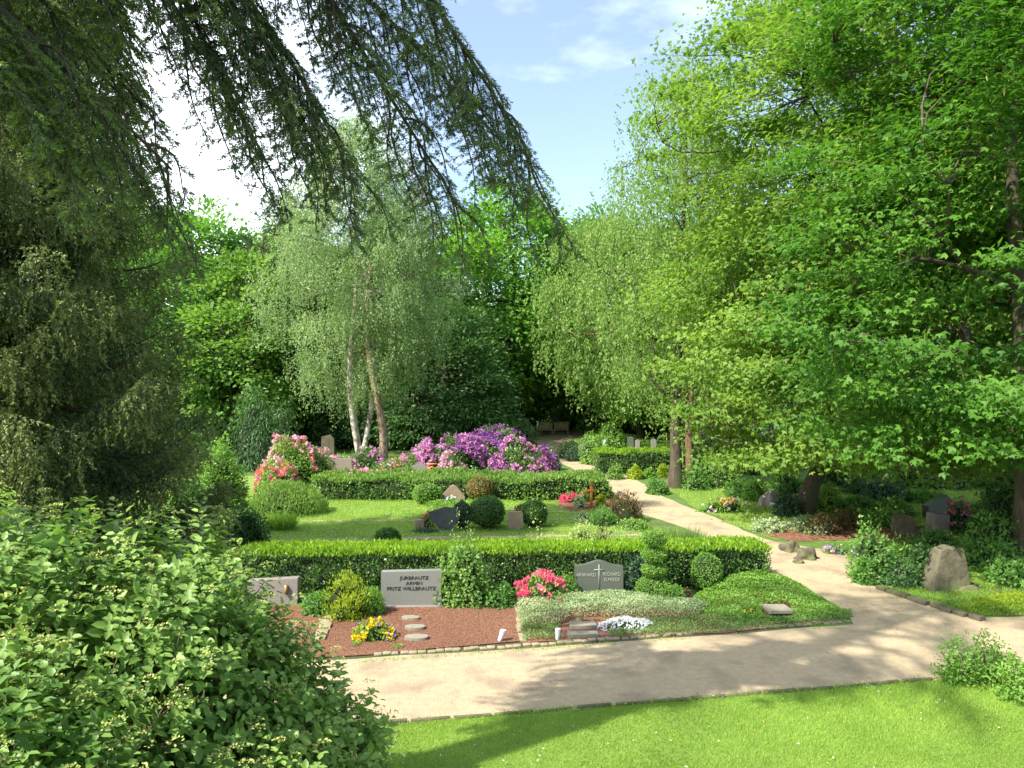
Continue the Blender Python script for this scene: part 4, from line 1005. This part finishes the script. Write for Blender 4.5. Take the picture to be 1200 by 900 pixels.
SH_('green_shrub', 'feathery green shrub left of the bronze shrub', 'shrub', 708, 617, 36, 20, mat='mid', n=1500, leaf=.08, asp=.3, seed=39, spiky=.8, lump=.3)
SH_('low_shrub', 'pale green low plants in front of the bronze shrub', 'shrub', 746, 622, 36, 12, mat='cover', n=900, leaf=.07, seed=40)
SH_('low_shrub', 'grey leaved low plants left of the feathery green shrub', 'shrub', 683, 614, 26, 12, mat='silver', n=500, leaf=.06, seed=41)
shrub('cream_shrub', 'cream leaved bush showing above the front hedge', 'bush', (1.6, 17.1, 0), (.42, .4, .95), mat='cream', n=1400, leaf=.06, seed=42)
shrub('dark_plant', 'dark red plant next to the cream leaved bush', 'shrub', (2.05, 17.2, 0), (.2, .2, .85), mat='bronze', n=400, leaf=.07, seed=43)
shrub('loose_shrub', 'loose grey green shoots behind the front hedge', 'shrub', (2.35, 16.9, 0), (.35, .3, .98), mat='silver', n=320, leaf=.06, seed=44, core=False, lump=.5, freq=5)

def grass_clump(label, loc, w, d, h, n, mat='tallgrass', lean=.35, name='grass_clump'):
    P = np.c_[(rng.random(n)-.5)*w, (rng.random(n)-.5)*d, np.zeros(n)]; mb = MB()
    D = np.c_[rng.normal(size=(n, 2))*lean, np.ones(n)]; mb.leaves(P, D, unit(n), h*(.6+.5*rng.random(n)), .022, LF[mat]); return mb.obj(name, loc=loc, label=label, cat='grass')
grass_clump('clump of tall pale grass behind the right part of the front hedge', (3.65, 17.2, 0), 1.05, .6, .82, 1500)
grass_clump('small tuft of tall grass on the lawn right of the dark leafy bush', G(327, 620), .8, .6, .45, 900, 'grass')
p = G(330, 605)
shrub('soft_shrub', 'large feathery light green mound at the left end of the middle hedge', 'shrub', (p.x, p.y+.6, 0), (1.25, 1.0, .95), mat='hedge2top', n=5200, leaf=.12, asp=.28, seed=46, spiky=1.2, lump=.12)

# third row
SH_('evergreen_ball', 'round light green clipped bush left of the pointed headstone', 'box bush', 499, 592, 34, 24, mat='boxlight', n=2600, leaf=.06, seed=47, **K)
SH_('golden_bush', 'golden brown clipped ball bush right of the pointed headstone', 'bush', 562, 588, 32, 29, mat='golden', n=2800, leaf=.06, seed=48, **K)
stone('headstone', 'brown pointed headstone in front of the middle hedge', 531, 588, [(-.40, 0), (.40, 0), (.40, .18), (.10, .52), (0, .56), (-.10, .52), (-.40, .2)], .18, M['brownstone'], .05)
shrub('white_flowers', 'small white flowers at the foot of the pointed brown headstone', 'flowers', G(529, 592), (.16, .12, .32), mat='cover', n=120, leaf=.06, seed=49, flowers=[('whitef', 16, .05, 6, .06, .1)])
cover('low_plants', 'mixed low plants in front of the pointed brown headstone', PG((495, 592), (590, 590), (585, 598), (505, 600)), .18, 500, .07, .6, 'cover', edge=.3)
p = G(693, 596); root = empty('wooden_cross', p, .15, 'orange wooden grave cross with little roof in the mulch bed', 'cross'); mb = MB()
mb.box((0, 0, .39), (.08, .05, .78), M['orange']); mb.obj('post', root); mb = MB(); mb.box((0, -.004, .58), (.36, .045, .08), M['orange']); mb.obj('crossbar', root)
mb = MB(); mb.box((0, 0, .79), (.18, .09, .03), M['orange'], 0); mb.obj('cap', root)
p = G(506, 574); p.y = 28.6; root = empty('wooden_cross', (-2.98, 28.6, 0), 0, 'orange wooden cross with flat cap behind the middle hedge', 'cross'); mb = MB()
mb.box((0, 0, .5), (.10, .06, 1.0), M['orange']); mb.obj('post', root); mb = MB(); mb.box((0, 0, 1.02), (.42, .12, .05), M['orange']); mb.obj('cap', root); mb = MB(); mb.box((0, -.005, .86), (.32, .05, .08), M['orange']); mb.obj('crossbar', root)
SH_('azalea', 'small pink azalea left of the wooden cross', 'azalea', 669, 589, 22, 11, mat='cover', n=300, leaf=.05, seed=50, flowers=[('rose', 60, .06, 7, .08, .1)])
for x, y, w, h, m, fl, lab in ((679, 596, 16, 14, 'silver', None, 'grey green plant in front left of the wooden cross'), (704, 594, 13, 12, 'yellowgreen', 'yellow', 'yellow flowering plant right of the wooden cross'),
                           (685, 589, 12, 13, 'mid', 'salmon', 'orange flowering plant behind the wooden cross'), (711, 585, 18, 18, 'mid', None, 'green leafy plant at the right end of the mulch bed'), (640, 583, 18, 14, 'hedge2', None, 'low green plant left of the pink azalea')):
    SH_('grave_plant', lab, 'plant', x, y, w, h, mat=m, n=500, leaf=.07, seed=x, flowers=[(fl, 18, .05, 6, .06, .1)] if fl else None, group='plants around the wooden cross')
# behind hedge two
stone('headstone', 'grey-brown pointed headstone left of the orange capped cross', 0, 0, [(-.42, 0), (.42, 0), (.42, .75), (0, 1.02), (-.42, .8)], .15, M['pinkstone'], 0, loc=(-3.5, 29.2, 0))
stone('headstone', 'wide flat grey headstone in front of the birch trunks', 0, 0, [(-.75, 0), (.75, 0), (.70, 1.12), (-.72, 1.2)], .16, M['slab'], .0, loc=(-6.85, 29.4, 0))
stone('headstone', 'tall mossy brown headstone beside the big red rhododendron', 0, 0, [(-.28, 0), (.28, 0), (.28, 1.6), (.1, 1.78), (-.26, 1.7)], .2, M['boulder'], .1, loc=(-8.05, 33.5, 0))

rg = 'rhododendrons in flower across the middle'
def rhodo(lab, x, yb, w, h, mats, seed, depth=None, n=2600, dens=1.0, mat='hedge', leaf=.11):
    A_ = (w*h)/1500.0
    fl = [(m, int(70*A_*f*dens)+6, .105, 9, .10, z) for m, f, z in mats]
    return SH_('rhododendron', lab, 'rhododendron', x, yb, w, h, depth=depth, mat=mat, n=int(n*max(A_, .5)), leaf=leaf, asp=.42, seed=seed, flowers=fl, group=rg, lump=.2, freq=2.6, shell=.55)
rhodo('tall rhododendron, red below and pale pink above, at the left end of the row', 333, 577, 68, 60, [('pink', .45, .2), ('palepink', .6, .45), ('salmon', .55, 0)], 60, n=2600, mat='cover')
rhodo('low salmon-red rhododendron in front of the tall pink one', 322, 581, 50, 38, [('red', .6, 0), ('pink', .5, 0), ('salmon', .7, 0)], 61, mat='cover')
rhodo('green leaved rhododendron with few pink flowers right of the tall red one', 366, 574, 50, 46, [('palepink', .18, .3), ('salmon', .25, 0)], 62, mat='cover')
rhodo('small deep purple rhododendron behind the wide flat grey headstone', 373, 556, 32, 30, [('deep', 2.4, 0)], 63)
rhodo('pale pink rhododendron in front of the birch foot', 398, 560, 38, 26, [('palepink', 1.0, 0), ('magenta', .8, .1)], 64, mat='cover')
rhodo('mauve rhododendron between the birch trunks', 428, 556, 50, 30, [('magenta', 1.3, .1)], 65)
rhodo('peach and cream rhododendron in front of the stout birch', 455, 572, 60, 33, [('palepink', .5, 0), ('salmon', .25, .1)], 66, mat='lowcover')
rhodo('pink flowered low rhododendron below the wide flat grey headstone', 424, 574, 40, 24, [('pink', 1.2, 0), ('palepink', .9, .1)], 67, mat='cover')
rhodo('dark leaved mauve rhododendron right of the stout birch', 498, 566, 56, 44, [('magenta', 1.8, .05), ('purple', .5, 0)], 68, dens=1.3)
rhodo('broad purple rhododendron left of the biggest one', 533, 560, 72, 50, [('purple', 1.8, .1), ('magenta', 1.2, .2)], 69, dens=1.3)
rhodo('biggest purple rhododendron at the back of the group', 578, 551, 92, 49, [('purple', 2.6, .1), ('deep', 1.1, .0)], 70, depth=1.8, dens=1.3)
rhodo('front purple-pink rhododendron right behind the middle hedge by the path', 610, 566, 84, 46, [('magenta', 2.5, .05), ('purple', 1.4, .0)], 71, depth=1.3, dens=1.4)
rhodo('pale mauve rhododendron low behind the orange capped cross', 527, 572, 40, 34, [('palepink', 1.6, .1), ('magenta', .8, 0)], 72)
rhodo('small dark purple rhododendron touching the path at the right', 642, 552, 30, 27, [('deep', 1.5, 0), ('purple', .8, 0)], 73)

# left side shrubs
SH_('broadleaf_shrub', 'tall light green shrub to the right of the big spruce', 'shrub', 250, 597, 62, 74, mat='cover', n=6500, leaf=.10, asp=.5, seed=80, lump=.25, freq=3)
SH_('broadleaf_shrub', 'small light green shrub low beside the spruce branches', 'shrub', 214, 604, 40, 44, mat='mid', n=2500, leaf=.10, seed=81)
SH_('dark_bush', 'dark leafy bush on the lawn above the viburnum', 'bush', 284, 640, 46, 40, mat='dark', n=3200, leaf=.07, seed=82, lump=.25)
SH_('dark_bush', 'low dark bush at the shaded foot of the spruce', 'bush', 243, 625, 30, 18, mat='dark', n=1000, leaf=.07, seed=83)
SH_('weeping_cypress', 'drooping dark cypress left of the tall pink rhododendron', 'cypress', 297, 553, 56, 98, mat='dark', n=5200, leaf=.20, asp=.2, seed=84, lump=.25, spiky=-1.6)
SH_('weeping_cypress', 'second dark drooping cypress behind the first at left', 'cypress', 322, 540, 46, 80, mat='dark', n=3000, leaf=.20, asp=.2, seed=85, lump=.25, spiky=-1.6)
for i, (x, yb, w, h, m, lab) in enumerate([(250, 535, 80, 60, 'mid', 'leafy understory bush left of the drooping cypresses'), (370, 527, 90, 70, 'mid', 'leafy bush behind the purple rhododendron and birch foot'), (470, 527, 90, 50, 'mid', 'green bush behind the stout birch'),
        (530, 520, 90, 70, 'mid', 'green bush behind the broad purple rhododendron'), (480, 512, 80, 60, 'cover', 'fresh green bush glimpsed behind the dark bush at the birches'), (340, 516, 80, 60, 'cover', 'fresh green bush behind the drooping cypresses'), (570, 508, 70, 60, 'mid', 'green bush behind the biggest rhododendron'),
        (583, 514, 60, 22, 'cover', 'bright low bush above the biggest rhododendron'), (608, 516, 40, 26, 'silver', 'pale leaved bush left of the bench pair'), (150, 560, 90, 40, 'mid', 'low leafy bush behind the foot of the big spruce'), (215, 556, 70, 44, 'mid', 'leafy bush between the big spruce and the cypresses'),
        (640, 497, 90, 60, 'cover', 'green bush wall directly behind the benches'), (735, 506, 60, 40, 'hedge2', 'bright bush behind the grey post'),
        (430, 518, 70, 80, 'mid', 'tall green bush behind the birch clump'), (715, 512, 60, 60, 'mid', 'green bush behind the grey post'), (770, 512, 70, 55, 'mid', 'green bush behind the twin birches'), (670, 503, 60, 48, 'dark', 'dark bush wall right behind the benches'),
        (850, 522, 90, 70, 'mid', 'large green bush right of the twin birches'), (930, 530, 90, 60, 'dark', 'dark bush behind the leaning maple trunk'), (1000, 522, 80, 55, 'hedge2', 'bright bush behind the maples'), (870, 515, 60, 50, 'wbirch', 'pale green bush behind the big green one')]):
    SH_('understory_bush', lab, 'bush', x, yb, w, h, mat=m, n=2600, leaf=.20, asp=.6, seed=90+i, lump=.3, freq=3, group='bushes at the edge of the wood')

# benches at the end of the path
def bench(loc, rz, label):
    root = empty('park_bench', loc, rz, label, 'bench', 'benches at the end of the path')
    mb = MB()
    for k in range(4): mb.box((0, -.05-.11*k, .44), (1.15, .09, .035), M['bench'])
    mb.obj('seat', root); mb = MB()
    for k in range(4): mb.box((0, .06+.02*k, .56+.13*k), (1.15, .03, .11), M['bench'])
    mb.obj('backrest', root)
    for s in (-1, 1):
        mb = MB(); mb.box((s*.5, .04, .45), (.07, .06, .9), M['bench']); mb.box((s*.5, -.4, .22), (.07, .06, .44), M['bench']); mb.box((s*.5, -.18, .40), (.06, .40, .05), M['bench']); mb.obj('leg', root)
    return root
bench((2.6, 59.5, 0), .25, 'left wooden bench at the end of the path'); bench((3.85, 60.0, 0), -.05, 'right wooden bench at the end of the path')
stone('stone_post', 'short pale stone post on the far path', 687, 517, [(-.12, 0), (.12, 0), (.12, .42), (.08, .5), (-.08, .5), (-.12, .42)], .22, M['slab'], cat='post')
# small graves beyond the bend
stone('headstone', 'upright grey headstone beside the bright drooping shrub', 684, 540, [(-.25, 0), (.25, 0), (.25, .85), (-.25, .9)], .15, M['greystone'])
SH_('dark_bush', 'round dark green bush left of the upright grey headstone', 'bush', 667, 538, 30, 22, mat='dark', n=1500, leaf=.09, seed=110); SH_('dark_bush', 'blue-green bush touching the upright grey headstone', 'bush', 672, 541, 20, 16, mat='blue', n=900, leaf=.09, seed=111)
SH_('weeping_shrub', 'bright green drooping shrub beside the path bend', 'shrub', 699, 545, 36, 38, mat='cover', n=2600, leaf=.13, asp=.4, seed=112, spiky=-.8, lump=.35)
SH_('weeping_shrub', 'bright green drooping shrub behind the short hedge', 'shrub', 718, 530, 40, 32, mat='cover', n=2400, leaf=.15, asp=.4, seed=113, spiky=-.8, lump=.35)
for x, y, w, h, m, lab in ((708, 534, .24, .62, 'white', 'small white headstone behind the short bright hedge'), (739, 533, .34, .72, 'darkgranite', 'dark grey headstone behind the short bright hedge'), (747, 533, .26, .6, 'pinkstone', 'pale pink headstone right of the dark grey one'), (766, 532, .3, .6, 'greystone', 'grey headstone at the right end of the short bright hedge')):
    stone('headstone', lab, x, y, [(-w/2, 0), (w/2, 0), (w/2, h*1.3), (w*.2, h*1.45), (-w/2, h*1.35)], .12, M[m], group='small headstones behind the short hedge')
for x, y, w, h, m, lab in ((722, 562, 20, 16, 'hedge2', 'low grey green bush at the left foot of the short hedge'), (745, 562, 15, 15, 'yellowgreen', 'small yellow green bush at the foot of the short hedge'), (762, 561, 18, 11, 'boxlight', 'low bright bush right of the small yellow green one'), (690, 524, 24, 14, 'mid', 'low green bush on the far lawn'), (735, 524, 40, 14, 'hedge2', 'row of low plants on the far lawn'), (780, 560, 16, 14, 'yellowgreen', 'yellow leaved bush left of the twin birches'),
                       (772, 580, 26, 16, 'mid', 'green bush at the foot of the twin birches, path side'), (818, 575, 36, 30, 'mid', 'leafy bush right of the twin birches'), (846, 572, 46, 32, 'cover', 'bright leafy bush on the lawn under the maple'), (830, 553, 60, 60, 'cover', 'tall bright bush behind the lawn between the twin birches and the maple'), (880, 556, 70, 56, 'mid', 'tall green bush behind the round bright green bush'), (985, 548, 70, 50, 'mid', 'tall green bush right behind the leaning maple'), (888, 588, 28, 22, 'boxlight', 'round bright green bush left of the white stone'), (870, 583, 36, 18, 'mid', 'low wide bush beside the round bright green one'), (925, 578, 40, 30, 'mid', 'leafy bush behind the leaning trunk'), (925, 606, 30, 30, 'blue', 'ivy-like bush at the foot of the leaning trunk')):
    SH_('green_bush', lab, 'bush', x, y, w, h, mat=m, n=1500, leaf=.09, seed=x, lump=.3)

def boulder(label, loc, r, seed, mat='boulder', rough=.28, cat='boulder', rz=0.0, cut=None):
    bm = bmesh.new(); bmesh.ops.create_icosphere(bm, subdivisions=4, radius=1)
    for v in bm.verts:
        c = v.co.copy(); k = 1+rough*mnoise.noise(c*1.3+Vector((seed, 0, 0)))+.25*rough*mnoise.noise(c*4+Vector((0, seed, 0)))
        if cut: c = Vector((max(-cut, min(cut, c.x)), max(-cut, min(cut, c.y)), max(-1, min(cut, c.z))))/cut
        v.co = Vector((c.x*k*r[0], c.y*k*r[1], max(c.z*k, -.35)*r[2]))
    me = bpy.data.meshes.new('boulder'); bm.to_mesh(me); bm.free(); me.materials.append(M[mat])
    for p_ in me.polygons: p_.use_smooth = True
    o = bpy.data.objects.new('boulder', me); C.objects.link(o); o.location = loc; o.rotation_euler = (0, 0, rz); return tag(o, label, cat)
def boulder_px(label, x, yb, w, h, seed, **k):
    p = G(x, yb); s = p.y/900; return boulder(label, (p.x, p.y+w*s*.35, .0), (w*s/2, w*s*.4, h*s), seed, **k)
boulder_px('pale knobbly rock at the hedge end of the path', 930, 648, 24, 12, 3, mat='boulder', rough=.5)
boulder_px('pale knobbly rock with grass right of the hedge end', 948, 657, 26, 13, 5, mat='boulder', rough=.5)
boulder_px('small flat rock between the two knobbly rocks', 938, 661, 14, 5, 6, mat='boulder', rough=.4)
boulder_px('large rock beside the path at the right', 771, 577, 26, 9, 9, mat='slab', rough=.6)
boulder_px('white stone beside the round bright green bush', 905, 594, 26, 17, 11, mat='pinkstone', rough=.3)
boulder_px('low rock at the foot of the upright grave boulder', 1108, 692, 28, 16, 12)
boulder_px('flat lying rock right of the low rock', 1138, 695, 44, 9, 13)
# the upright boulder headstone
p = G(1115, 694); bo = MB()
root = empty('headstone', (p.x, p.y+.2, 0), .1, 'tall rough tapering boulder headstone in the shaded right bed', 'headstone')
bm = bmesh.new(); bmesh.ops.create_cube(bm, size=1); bmesh.ops.subdivide_edges(bm, edges=bm.edges[:], cuts=12, use_grid_fill=True)
for v in bm.verts:
    c = v.co; t = c.z+.5; w = .80-.34*t**1.3; k = 1+.10*mnoise.noise(c*2.2+Vector((4, 1, 0)))+.025*mnoise.noise(c*5)
    v.co = Vector((c.x*w*k + .03*t, c.y*.42*k*(1-.25*t), t*.82*(1+.10*mnoise.noise(Vector((c.x*3, c.y*3, 0)))*t)-.02))
me = bpy.data.meshes.new('stone'); bm.to_mesh(me); bm.free(); me.materials.append(M['boulder']); o = bpy.data.objects.new('stone', me); C.objects.link(o); o.parent = root; bevel(o, .03, 2)
for q in me.polygons: q.use_smooth = True
# low rough wall edging of the right bed
def rough_wall(label, a, b, w, h, seed, n):
    root = None; mb = MB(); a = Vector(a); b = Vector(b)
    for i in range(n):
        p = a.lerp(b, (i+.5)/n); mb.blob((p.x+random.gauss(0, .03), p.y+random.gauss(0, .03), h*.35), ((b-a).length/n*.62, w*random.uniform(.8, 1.2), h*random.uniform(.55, .8)), M['boulder'] if i % 3 else M['slab'], seed+i, .22, 14, 9)
    return mb.obj('stone_edging', label=label, cat='edging', smooth=True)
row_stones('stone_edging', 'low rough stone edging beside the path at the right bed', G(1028, 690)[:2], G(1150, 729)[:2], .24, .15, .09, M['boulder'], jit=.03)

rs = 'plants of the shaded right bed'
for i, (x, yb, w, h, m, lf, fl, lab) in enumerate([
  (1032, 684, 54, 62, 'mid', .09, None, 'tall leafy shrub at the corner of the right bed'), (1018, 686, 26, 30, 'mid', .08, None, 'low leafy shrub hanging over the path corner'), (1062, 690, 54, 34, 'dark', .07, None, 'dark low shrub left of the tall boulder headstone'), (1085, 682, 50, 40, 'dark', .08, None, 'dark leafy shrub behind the left side of the boulder headstone'),
  (1060, 676, 44, 30, 'boxlight', .08, None, 'bright leafed plant in the right bed'), (1165, 672, 70, 40, 'mid', .10, None, 'broad leafy shrub right of the boulder headstone'), (1200, 690, 50, 30, 'mid', .10, None, 'leafy shrub at the right edge of the picture'), (1110, 652, 60, 26, 'mid', .09, None, 'low spreading shrub behind the boulder headstone'),
  (1170, 640, 50, 50, 'dark', .10, None, 'dark shrub hiding the foot of the big maple'), (1200, 648, 60, 90, 'dark', .12, None, 'tall dark shrub at the right picture edge'), (1195, 600, 60, 60, 'dark', .12, None, 'dark shrub behind the tall one at the right edge'),
  (1178, 672, 60, 60, 'mid', .10, None, 'tall leafy shrub in front of the big maple trunk'),
  (1131, 626, 38, 34, 'dark', .08, [('rose', 24, .07, 8, .08, .35), ('pink', 30, .07, 8, .08, .35)], 'dark azalea with pink flowers between the shaded stones'),
  (955, 625, 60, 14, 'silver', .07, None, 'grey leaved low plants left of the shaded bed'), (905, 624, 40, 12, 'silver', .07, None, 'grey leaved low plants at the tip of the shaded bed'), (968, 627, 40, 22, 'bronze', .07, None, 'brown leaved shrub below the leaning trunk'), (1000, 622, 40, 18, 'bronze', .08, None, 'brownish plants in the shaded bed'), (1040, 618, 34, 20, 'mid', .08, None, 'green plants in the middle of the shaded bed'),
  (1045, 588, 54, 24, 'blue', .12, None, 'wide blue-green shrub in the right lawn'), (1010, 580, 34, 22, 'dark', .10, None, 'low dark shrub right of the leaning trunk'), (1075, 572, 50, 26, 'mid', .12, None, 'green shrub below the slender dark trunk'), (1112, 574, 60, 26, 'hedge2', .12, None, 'feathery green shrub before the dark columns'),
  (1022, 562, 24, 30, 'dark', .10, None, 'small dark cone shaped conifer behind the lawn'), (985, 570, 40, 44, 'dark', .12, None, 'dark shrub right behind the leaning trunk'), (1090, 590, 40, 14, 'mid', .10, None, 'low green plant left of the roof shaped stone'), (975, 600, 36, 28, 'cover', .10, None, 'bright small shrub right of the leaning trunk'), (1010, 604, 44, 18, 'mid', .10, None, 'low green bush on the right lawn'),
  (1052, 606, 40, 20, 'mid', .10, None, 'green bush left of the roof shaped stone'), (1182, 575, 60, 40, 'mid', .14, None, 'green shrub at the right behind the lawn'), (1165, 550, 50, 24, 'hedge2', .14, [('whitef', 30, .06, 5, .1, .2)], 'white flowering shrub near the far right headstones')]):
    SH_('bed_shrub', lab, 'shrub', x, yb, w, h, mat=m, n=1900, leaf=lf, asp=.5, seed=140+i, lump=.35, freq=3, flowers=fl, group=rs, shell=.5)
cover('yellow_ground_cover', 'yellow green low cover at the front of the right bed', PG((1125, 716), (1160, 705), (1240, 703), (1250, 718), (1180, 722), (1135, 722)), .20, 3200, .035, .6, 'yellowgreen', edge=.25)
# dark columnar conifers
for i, (x, yb, w, h, lab) in enumerate([(1118, 568, 30, 84, 'left column of the dark yews at right'), (1138, 572, 34, 66, 'lower middle column of the dark yews at right'), (1132, 562, 16, 66, 'narrow pointed column behind the dark yews'), (1150, 562, 20, 72, 'right column of the dark yews')]):
    SH_('columnar_yew', lab, 'yew', x, yb, w, h, mat='dark', n=2600, leaf=.12, asp=.4, seed=180+i, ball=True, lump=.12, spiky=1.2, group='dark columnar yews at right')
# shaded headstones at right
stone('headstone', 'dark roof shaped headstone with slanting top in the shade', 1105, 607, [(-.45, 0), (.55, 0), (.55, .22), (.15, .68), (-.45, .36)], .3, M['darkgranite'], .1)
stone('headstone', 'pale lit rough headstone left of the pink azalea', 1104, 626, [(-.26, 0), (.24, 0), (.26, .50), (-.22, .56)], .3, M['pinkstone'], .25, bev=.03)
stone('headstone', 'dark mossy headstone at the left of the shaded row', 1060, 629, [(-.24, 0), (.26, 0), (.24, .52), (-.02, .60), (-.24, .5)], .25, M['boulder'], -.1, bev=.03)
stone('headstone', 'dim brown headstone right of the pink azalea', 1158, 627, [(-.28, 0), (.30, 0), (.28, .46), (-.22, .5)], .28, M['boulder'], 0, bev=.03)
boulder_px('small pale stone on the ground between two shaded headstones', 1082, 628, 14, 7, 31, mat='slab')
stone('headstone', 'white arched headstone in the sun far at the right', 1190, 547, [(-.9, 0), (.9, 0), (.9, .75), (.4, 1.15), (0, 1.25), (-.4, 1.15), (-.9, .75)], .2, M['white'], 0)
stone('headstone', 'brown upright headstone below the white arched one', 1168, 555, [(-.35, 0), (.35, 0), (.35, 1.1), (-.35, 1.1)], .2, M['brownstone'], .1)
stone('headstone', 'dark small headstone left of the slender dark trunk', 1090, 516, [(-.45, 0), (.45, 0), (.45, 1.3), (-.45, 1.3)], .2, M['letter'], 0)
for i, (x, y, m, lab) in enumerate([(1131, 520, 'salmon', 'salmon flowers far between the right trunks'), (1064, 533, 'red', 'red flowering bush seen through the maple leaves'), (1190, 518, 'rose', 'red flowering bush at the far right edge'), (1040, 552, 'salmon', 'orange toned flowering bush behind the small dark cone'), (1165, 522, 'pink', 'pink flowering bush at the far right')]):
    SH_('flowering_bush', lab, 'bush', x, y, 40, 16, mat='cover', n=900, leaf=.16, seed=190+i, flowers=[(m, 60, .16, 7, .18, .1)], group='flowering bushes far at the right')
# flower patch by the path
shrub('flower_patch', 'small mixed flower patch with white stone on the lawn beside the path', 'flowers', G(848, 600), (.75, .35, .35), mat='cover', n=900, leaf=.08, seed=200, lump=.4, flowers=[('pink', 20, .05, 6, .07, .1), ('yellow', 14, .05, 6, .07, .1), ('whitef', 16, .05, 6, .07, .1)])
boulder_px('white rounded stone in the small flower patch', 858, 597, 12, 12, 33, mat='pinkstone')
shrub('flower_patch', 'low purple flowers behind the pale knobbly rocks', 'flowers', G(985, 648), (.42, .3, .16), mat='mid', n=500, leaf=.06, seed=201, flowers=[('violet', 20, .04, 6, .06, .1), ('palepink', 16, .04, 6, .06, .1)])
# border shrub lower right
for x, y, w, h, m, lab in ((1132, 806, 44, 48, 'boxlight', 'loose light green shrub at the edge of the lower right lawn'), (1172, 806, 50, 50, 'cover', 'taller light green shrub at the lower right edge'), (1208, 828, 50, 48, 'cover', 'light green shrub cut by the right picture edge')):
    SH_('border_shrub', lab, 'shrub', x, y, w, h, mat=m, n=1300, leaf=.055, seed=x, asp=.45, lump=.45, freq=4, core=False, shape='leaf', shell=.3, group='shrubs at the lower right border')
